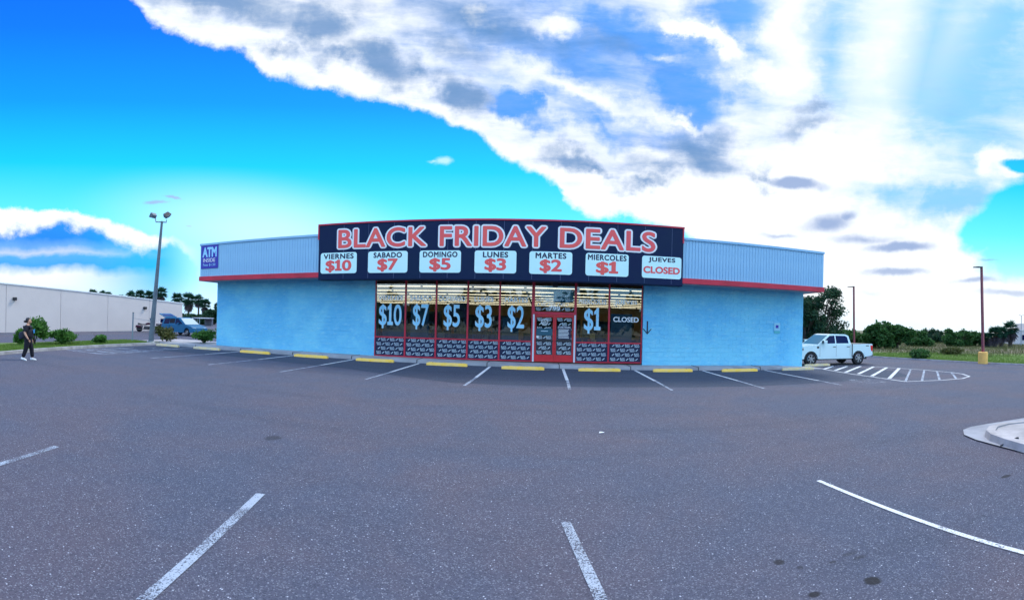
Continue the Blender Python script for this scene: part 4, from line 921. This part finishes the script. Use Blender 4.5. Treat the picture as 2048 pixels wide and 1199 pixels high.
def bush(label, loc, w, h, n, leaf, m, seed, spiky=False, cat='bush', group=None, d=None):
    rr = random.Random(seed); t = thing('bush', label, cat, loc, 0, group); cl = []
    for i in range(9):
        a = rr.uniform(0, 6.28); q = rr.uniform(.1, .75)
        cl.append((math.cos(a) * q * w / 2, math.sin(a) * q * (d or w) / 2, h * rr.uniform(.30, .72), w * rr.uniform(.16, .30), w * rr.uniform(.16, .30), h * rr.uniform(.20, .34)))
    leaves(cl, n, leaf, m, 'foliage', t, seed=seed)
    k = MB()
    for i in range(7):
        a = rr.uniform(0, 6.28); k.tube([(0, 0, 0), (math.cos(a) * w * .15, math.sin(a) * w * .15, h * .4), (math.cos(a) * w * .33, math.sin(a) * w * .33, h * rr.uniform(.7, 1.0))], [.02, .014, .006], 5)
    k.build('stem', M_BARK, t); return t
g1 = 'shrubs on the left verge'
for i, (x, y, w, h, lab) in enumerate([(-22.4, 12.35, .7, .85, 'low clipped shrub left of the walking person'), (-21.5, 12.75, 1.35, 1.45, 'tall leafy green shrub just right of the walking person'), (-21.6, 14.5, 1.35, .85, 'rounded green shrub second right of the walking person'), (-21.5, 17.0, 1.15, .50, 'low flat shrub on verge halfway to the grey post')]):
    bush(lab, (x, y, gz(x) + .1), w, h, 2600, .085, L_BUSH, 20 + i, group=g1)
bush('straggly shrub with dry twigs at the foot of the floodlight pole', (-20.6, 21.5, gz(-21) + .12), 1.35, .95, 1500, .08, L_DRY, 31, group=g1)
bush('green shrub in front of the minivan beside the shop corner', (-18.6, 22.6, gz(-19) + .12), 1.7, .85, 2400, .085, L_BUSH, 32, group=g1)
# trees on the right
def tree(name, label, loc, w, h, n, leaf, m, seed, trunk_h, gaps=14, group=None, low=.25, cat='tree'):
    rr = random.Random(seed); t = thing(name, label, cat, loc, 0, group); cl = []; k = MB()
    k.tube([(0, 0, 0), (.1 * rr.uniform(-1, 1), 0, trunk_h * .5), (0, 0, trunk_h)], [w * .035 + .05, w * .028 + .03, w * .02 + .02], 8)
    for i in range(gaps):
        a = rr.uniform(0, 6.28); q = math.sqrt(rr.random()) * .42 * w; z = h * rr.uniform(low, .90); q *= math.sqrt(max(.1, 1 - ((z / h - .5) / .55) ** 2))
        c = (math.cos(a) * q, math.sin(a) * q, z); rad = w * rr.uniform(.08, .16)
        cl.append((*c, rad, rad, rad * .8)); k.tube([(0, 0, trunk_h * .7), (c[0] * .5, c[1] * .5, (trunk_h + z) / 2), c], [w * .014 + .01, w * .009 + .006, .008], 5)
    k.build('trunk', M_BARK, t); leaves(cl, n, leaf, m, 'crown', t, seed=seed); return t
p = far(1640, 690, 46); tree('broadleaf_tree', 'dark open-crowned tree behind the white pickup', (p.x, p.y, gz(p.x)), 5.2, 6.3, 9500, .115, L_DARK, 3, 1.5, 52)
p = far(1612, 690, 44); tree('broadleaf_tree', 'dense dark tree half hidden by the right corner of the shop', (p.x, p.y, gz(p.x)), 4.2, 5.4, 8000, .13, L_DARK, 4, 1.2, 34)
def row(x, r, w, h, seed, m, lab, n=5000, leaf=.22):
    p = far(x, 690, r); return tree('mesquite_bush', lab, (p.x, p.y, gz(p.x) - .1), w, h, n, leaf, m, seed, .8, 26, 'scrub along the far side of the field', .12, 'bush')
row(1722, 62, 4.2, 2.6, 11, L_MESQ, 'green scrub bush just right of the pickup cab')
row(1758, 58, 5.0, 3.0, 12, L_MESQ, 'tallest green mesquite right of the thin brown pole', 7000)
row(1795, 60, 4.6, 2.9, 13, L_MESQ, 'broad green mesquite right of the tallest one', 7000)
row(1838, 72, 5.5, 2.3, 14, L_MESQ, 'low green scrub in the middle of the field edge')
row(1866, 95, 5.5, 2.6, 15, L_DARK, 'far dark scrub rising behind the middle of the field')
row(1915, 74, 5.6, 2.6, 16, L_MESQ, 'rounded green bush left of the yellow-based pole', 7000)
row(1950, 78, 5.2, 2.1, 17, L_MESQ, 'low green bush directly behind the yellow-based pole')
row(1690, 90, 6.5, 2.2, 18, L_MESQ, 'distant scrub seen over the pickup bed')
p = G(1840, 718); bush('weedy green shrub growing at the field kerb', (p.x, p.y, gz(p.x)), 2.2, .85, 2600, .10, L_MESQ, 41, cat='bush', d=1.5)
p = G(1897, 709); bush('long mound of dry brush lying in the field', (p.x, p.y, gz(p.x)), 3.2, .75, 3200, .11, L_DRY, 42, cat='brush', d=1.6)
# a wood across the road behind the viewer, seen mirrored in the shop windows
cl = []
for i in range(60):
    x = -75 + 2.4 * i + random.uniform(-1, 1); h = random.uniform(4.5, 8.5); cl.append((x, -42 + random.uniform(-4, 4), h * .55, random.uniform(2, 3.4), 2.5, h * .45))
o = kind(leaves(cl, 14000, .75, L_DARK, 'distant_wood', None, seed=99), 'stuff'); o['label'] = 'dark wood across the road mirrored in the shop windows'; o['category'] = 'wood'
# grass blades
def blades(name, pts, h, m, seed):
    g = np.random.default_rng(seed); n = len(pts); P = np.array(pts); a = g.random(n) * 6.28; hh = h * (.5 + g.random(n)); w = .012 + .012 * g.random(n)
    dx_, dy_ = np.cos(a) * w, np.sin(a) * w; lx, ly = g.normal(size=n) * hh * .35, g.normal(size=n) * hh * .35
    V_ = np.stack([np.stack([P[:, 0] - dx_, P[:, 1] - dy_, P[:, 2]], 1), np.stack([P[:, 0] + dx_, P[:, 1] + dy_, P[:, 2]], 1), np.stack([P[:, 0] + lx, P[:, 1] + ly, P[:, 2] + hh], 1)], 1).reshape(-1, 3)
    me = bpy.data.meshes.new(name); me.vertices.add(3 * n); me.vertices.foreach_set('co', V_.ravel().astype(np.float32)); me.loops.add(3 * n); me.loops.foreach_set('vertex_index', np.arange(3 * n, dtype=np.int32))
    me.polygons.add(n); me.polygons.foreach_set('loop_start', np.arange(0, 3 * n, 3, dtype=np.int32)); me.materials.append(m); me.update(calc_edges=True)
    o = kind(obj(name, me), 'stuff'); return o
pts = []
for i in range(16000):
    y = rng.uniform(5, 20.8); xk = np.interp(y, [4.5, 7, 9.2, 11.6, 14, 17, 20.5], [-16.75, -17.75, -18.45, -19.35, -19.95, -20.35, -20.5]); x = xk - rng.random() ** 1.2 * 3.0
    pts.append((x, y, gz(x) + .095))
o = blades('verge_grass', pts, .07, L_GRASS, 1); o['label'] = 'short green grass on the left verge'; o['category'] = 'grass'
pts = []
for i in range(42000):
    y = rng.uniform(2, 34); x = edgeX(y) + .12 + rng.random() ** 1.6 * 12; pts.append((x, y, gz(x) + .015))
o = blades('field_grass', pts, .10, L_GRASS, 2); o['label'] = 'mown green grass strip beyond the right kerb'; o['category'] = 'grass'
pts = []
for i in range(30000):
    y = rng.uniform(24, 75); x = rng.uniform(28, 75); 
    if x > edgeX(y) + 6: pts.append((x, y, gz(x)))
o = blades('dry_grass', pts, .28, L_DRY, 3); o['label'] = 'rough dry grass across the open field'; o['category'] = 'grass'
# fan palms
def palm_mesh(seed, crown_r, skirt):
    rr = random.Random(seed); k = MB(); ks = MB()
    def frond(K, az, el, length, mi=0, wide=1.0):
        d = Vector((math.cos(az) * math.cos(el), math.sin(az) * math.cos(el), math.sin(el))); side = Vector((-math.sin(az), math.cos(az), 0)); upv = side.cross(d) * -1
        stem = d * length * .32
        K.add([tuple(side * .03), tuple(-side * .03), tuple(stem - side * .02), tuple(stem + side * .02)], [(0, 1, 2, 3)])
        for j in range(9):
            a = R(-75 + 150 * j / 8); tip = stem + (d * math.cos(a) + side * math.sin(a)) * length * .66 * rr.uniform(.85, 1.1) + Vector((0, 0, -length * rr.uniform(.02, .16)))
            m = stem.lerp(tip, .5) + Vector((0, 0, length * .05)); w = side * math.cos(a) * .085 * wide - d * math.sin(a) * .085 * wide
            K.add([tuple(stem), tuple(m + w), tuple(tip), tuple(m - w)], [(0, 1, 2, 3)])
    for i in range(42): frond(k, rr.uniform(0, 6.28), math.asin(rr.uniform(-.75, 1.0)), crown_r * rr.uniform(.8, 1.1))
    for i in range(skirt): frond(ks, rr.uniform(0, 6.28), R(rr.uniform(-85, -62)), crown_r * rr.uniform(.9, 1.25), wide=1.3)
    return k, ks
PM = []
for sd_ in range(3):
    k, ks = palm_mesh(60 + sd_, 1.65, 34); PM.append((k.mesh('crown', L_PALM), ks.mesh('skirt', L_SKIRT)))
palms = [(82, 569, 120, .55), (186, 575, 118, .95), (205, 576, 122, .8), (216, 579, 112, .8), (241, 584, 118, .75), (262, 579, 112, 1.0), (281, 577, 116, 1.0), (298, 579, 112, 1.0), (322, 573, 105, 1.1), (354, 584, 108, 1.05), (377, 586, 100, 1.15), (397, 587, 106, 1.0), (410, 596, 100, .95), (436, 600, 110, .8)]
palm_lab = ['small palm top peeking over the long beige wall', 'leftmost of the palm cluster above the warehouse', 'second palm in cluster above the warehouse', 'third palm in cluster above the warehouse', 'lone small palm between two clusters above the warehouse', 'palm left of the floodlight pole, outermost of three', 'palm left of the floodlight pole, middle of three', 'palm left of the floodlight pole, nearest the pole', 'tall palm directly right of the floodlight pole', 'palm over the far end of the warehouse', 'large shaggy palm right of the warehouse end', 'palm standing behind the front of the minivan', 'lower palm right behind the minivan bonnet', 'palm half hidden behind the left corner of the shop']
for i, (x, ytop, r, s) in enumerate(palms):
    p = far(x, ytop + 12, r); h = p.z - gz(p.x)
    t = thing('fan_palm', 'dark fan palm, ' + palm_lab[i], 'palm tree', (p.x, p.y, gz(p.x)), 0, 'fan palms behind the warehouse')
    c = obj('crown', PM[i % 3][0], t); c.location = (0, 0, h); c.scale = (s,) * 3; c.rotation_euler = (0, 0, i * 1.3)
    c = obj('skirt', PM[i % 3][1], t); c.location = (0, 0, h - .1); c.scale = (s * .8, s * .8, s * (1.2 if i in (8, 10, 12) else .9)); c.rotation_euler = (0, 0, i * 2.1)
    MB().tube([(0, 0, 0), (.05, .03, h * .5), (0, 0, h)], [.26, .19, .16], 8).build('trunk', M_BARK, t)
p = far(1988, 690, 78)
for i, (x, yt, r, s, lab) in enumerate([(1990, 658, 70, .85, 'stocky dark palm at the far right edge of the field'), (2003, 656, 74, .8, 'second stocky palm at the far right edge of the field'), (2021, 648, 76, 1.0, 'tallest palm beside the pale far building'), (1975, 667, 72, .7, 'short dark palm nearest the yellow-based pole')]):
    p = far(x, yt + 8, r); h = max(1.2, p.z - gz(p.x)); t = thing('fan_palm', lab, 'palm tree', (p.x, p.y, gz(p.x)), 0, 'palms at the right of the field')
    c = obj('crown', PM[i % 3][0], t); c.location = (0, 0, h); c.scale = (s,) * 3
    c = obj('skirt', PM[i % 3][1], t); c.location = (0, 0, h - .1); c.scale = (s, s, s * 1.1)
    MB().tube([(0, 0, 0), (0, 0, h)], [.36, .26], 8).build('trunk', M_BARK, t)
# far hedge and buildings behind the van, pale building at far right
for i, (x, w, h, lab) in enumerate([(372, 7, 1.5, 'far low dark tree right of the warehouse end'), (388, 7, 1.4, 'far low dark tree behind the palm trunks'), (404, 6, 1.6, 'far low dark tree behind the minivan bonnet'), (427, 5, 2.7, 'far dark tree touching the left corner of the shop')]):
    p = far(x, 650, 88); tree('far_tree', lab, (p.x, p.y, gz(p.x)), w, h, 3000, .28, L_DARK, 72 + i, .4, 20, 'far trees', .1)
p = far(405, 655, 78)
hs = thing('carport', 'low pale roofed carport far behind the minivan', 'carport', (p.x, p.y, gz(p.x)), R(-40))
MB().box(-3.2, 3.2, -1.2, 1.2, 1.15, 1.25).build('roof', M_JAMB, hs)
for x in (-3, -1, 1, 3): MB().box(x - .06, x + .06, -1.1, -.98, 0, 1.15).build('post', M_POLE, hs)
MB().box(-3, 3, .9, 1.1, 0, 1.15).build('back_wall', mat('far_wall', (.16, .16, .2), .9), hs)
p = far(2044, 690, 92)
fb = thing('far_building', 'pale flat-roofed building at the far right edge', 'building', (p.x, p.y, gz(p.x)), R(-42))
MB().box(-1.6, 9, 0, 8, 0, 2.6).build('wall', M_BEIGE, fb); MB().box(.6, 9, .6, 8, 2.6, 4.0).build('upper_wall', M_BEIGE, fb)
for x in (.0, 2.4): MB().box(x, x + .9, -.04, .0, .8, 1.8).build('window', M_CARGLASS, fb)
MB().box(-1.7, 9.1, -.1, .02, 2.6, 2.72).build('coping', M_WHITE, fb)
p = far(2042, 690, 80)
t = thing('street_lamp', 'thin double-armed street lamp before the far pale building', 'street lamp', (p.x, p.y, gz(p.x))); MB().tube([(0, 0, 0), (0, 0, 5.0)], [.07, .05], 6).build('shaft', M_POLE, t)
MB().tube([(-.3, .3, 5.15), (0, 0, 5.0), (.3, -.3, 5.15)], .035, 5).build('arms', M_POLE, t)

# ------------------------------------------------------------------ the walking person
def skin(name, verts, edges, radii, m, parent, sub=2, root=0):
    me = bpy.data.meshes.new(name); me.from_pydata(verts, edges, []); me.materials.append(m)
    o = obj(name, me, parent); md = o.modifiers.new('skin', 'SKIN'); md.use_smooth_shade = True
    lay = me.skin_vertices[0].data if me.skin_vertices else None
    if lay is None:
        bm = bmesh.new(); bm.from_mesh(me); bm.verts.layers.skin.verify(); bm.to_mesh(me); bm.free(); lay = me.skin_vertices[0].data
    for i, r in enumerate(radii): lay[i].radius = r if isinstance(r, tuple) else (r, r); lay[i].use_root = (i == root)
    sb = o.modifiers.new('sub', 'SUBSURF'); sb.levels = sub; sb.render_levels = sub
    return o
M_SKIN = mat('skin', (.50, .28, .19), .55); M_HAIR = mat('hair', (.010, .009, .010), .5); M_TEE = mat('black_tee', (.008, .009, .016), .85); M_PANT = mat('black_trousers', (.006, .006, .014), .85)
M_SHOE = mat('white_shoe', (.78, .80, .82), .6); M_TPRINT = mat('tee_print', (.03, .28, .65), .7); M_BAG = mat('dark_bag', (.012, .018, .045), .7)
person = thing('person', 'person in black t-shirt and trousers with white shoes walking at far left', 'person', (-15.95, 9.15, gz(-16) + .008), R(48), None, 1.0)
# x forward, y left, z up; stands 1.56 m, right leg trailing
J = [(0, 0, .86), (0, 0, 1.02), (.01, 0, 1.20), (0, 0, 1.30), (.015, 0, 1.37), (.03, 0, 1.46),
     (0, .19, 1.26), (-.03, .25, 1.03), (.06, .27, .84), (.10, .27, .77),
     (0, -.19, 1.26), (-.06, -.26, 1.03), (.05, -.29, .86), (.10, -.29, .79),
     (.02, .10, .80), (.13, .11, .46), (.17, .11, .09), (.02, -.10, .80), (-.03, -.11, .46), (-.15, -.11, .10)]
E_ = [(0, 1), (1, 2), (2, 3), (3, 4), (4, 5), (3, 6), (6, 7), (7, 8), (8, 9), (3, 10), (10, 11), (11, 12), (12, 13), (0, 14), (14, 15), (15, 16), (0, 17), (17, 18), (18, 19)]
RD = [(.17, .20), (.18, .20), (.15, .18), (.09, .11), .055, (.085, .075), .07, .052, .034, .028, .07, .052, .034, .028, .11, .068, .045, .11, .068, .045]
skin('body', J, E_, RD, M_SKIN, person)
skin('t_shirt', [(0, 0, .82), (0, 0, .92), (.02, 0, 1.06), (.015, 0, 1.20), (0, 0, 1.315), (0, .19, 1.275), (-.025, .245, 1.06), (0, -.19, 1.275), (-.05, -.255, 1.06)], [(0, 1), (1, 2), (2, 3), (3, 4), (4, 5), (5, 6), (4, 7), (7, 8)],
     [(.23, .25), (.245, .26), (.24, .255), (.20, .235), (.13, .16), .105, .090, .105, .090], M_TEE, person)
skin('trousers', [(0, 0, .98), (0, 0, .88), (.02, .095, .76), (.13, .11, .46), (.17, .11, .10), (.02, -.095, .76), (-.03, -.11, .46), (-.15, -.11, .11)], [(0, 1), (1, 2), (2, 3), (3, 4), (1, 5), (5, 6), (6, 7)], [(.14, .16), (.15, .17), .135, .095, .075, .135, .095, .075], M_PANT, person)
# head: rounded skull with jaw, nose, ears, eyes
bm = bmesh.new(); bmesh.ops.create_uvsphere(bm, u_segments=20, v_segments=14, radius=1)
for v in bm.verts:
    x, y, z = v.co; v.co = Vector((x * .092 + (.012 if z < -.2 and x > 0 else 0), y * .074 * (1 - .18 * max(0, -z)), z * .112))
    if x > .85 and abs(y) < .25 and -.3 < z < .15: v.co.x += .022
me = bpy.data.meshes.new('head'); bm.to_mesh(me); bm.free(); me.materials.append(M_SKIN); hd = obj('head', me, person, smooth=True); hd.location = (.035, 0, 1.465)
for s in (-1, 1):
    MB().lathe([(.006, 0), (.012, .004), (.006, .01)], 'x', (.085, s * .028, .015), 8).build('eye', M_HAIR, hd)
    MB().lathe([(.012, -.008), (.026, 0), (.012, .010)], 'y', (-.005, s * .074, -.01), 8).build('ear', M_SKIN, hd)
MB().box(.086, .098, -.022, .022, -.058, -.050).build('mouth', mat('lips', (.35, .12, .10), .6), hd)
bm = bmesh.new(); bmesh.ops.create_uvsphere(bm, u_segments=18, v_segments=12, radius=1)
for v in bm.verts:
    x, y, z = v.co; v.co = Vector((x * .105 - .020, y * .084, z * .118 + .022)); 
    if x > .35 and z < .45: v.co.x = min(v.co.x, .02)
me = bpy.data.meshes.new('hair'); bm.to_mesh(me); bm.free(); me.materials.append(M_HAIR); h = obj('hair', me, person, smooth=True); h.location = (.03, 0, 1.475)
MB().lathe([(.02, -.06), (.045, -.02), (.05, .02), (.02, .05)], 'x', (-.10, 0, 1.46), 10).build('hair_bun', M_HAIR, person, smooth=True)
for s, wx, wz in ((1, .10, .77), (-1, .10, .79)):
    y = s * (.27 if s > 0 else .29); V_ = [(wx, y, wz), (wx + .03, y, wz - .045)]; E2 = [(0, 1)]; R2 = [(.026, .016), (.034, .016)]
    for q in range(4):
        b0 = len(V_); oy = (q - 1.5) * .017; V_ += [(wx + .04 + oy * .3, y + oy * .4, wz - .075), (wx + .055, y + oy * .3 - s * .012, wz - .098 - (.006 if q in (1, 2) else 0)), (wx + .045, y - s * .03, wz - .108)]; E2 += [(1, b0), (b0, b0 + 1), (b0 + 1, b0 + 2)]; R2 += [.0085, .008, .007]
    b0 = len(V_); V_ += [(wx + .055, y - s * .015, wz - .03), (wx + .07, y - s * .02, wz - .065)]; E2 += [(0, b0), (b0, b0 + 1)]; R2 += [.009, .008]
    skin('hand', V_, E2, R2, M_SKIN, person, 1)
for s, fx, fz, tilt in ((1, .17, 0, 0), (-1, -.15, .02, -.25)):
    k = MB(); y = s * .11
    k.hexa([(-.09, -.042, 0), (.17, -.05, 0), (.17, .05, 0), (-.09, .042, 0)], [(-.08, -.036, .10), (.13, -.036, .05), (.13, .036, .05), (-.08, .036, .10)])
    o = k.build('shoe', M_SHOE, person, bevel=.025, seg=3); o.location = (fx, y, fz); o.rotation_euler = (0, -tilt, 0)
k = MB(); k.prism([(-.10, 1.02), (.10, 1.00), (.12, 1.12), (.0, 1.16), (-.11, 1.13)], .0, .012, 'x'); k.v = [(a_ + .268 - b_ * b_ * 3.0, b_ * 1.0, c_ + .02) for a_, b_, c_ in k.v]; k.build('shirt_print', M_TPRINT, person)
MB().prism([(-.36, .78), (-.16, .80), (-.14, 1.02), (-.26, 1.10), (-.37, .98)], .02, .26, 'y').build('shoulder_bag', M_BAG, person, bevel=.05, seg=3)
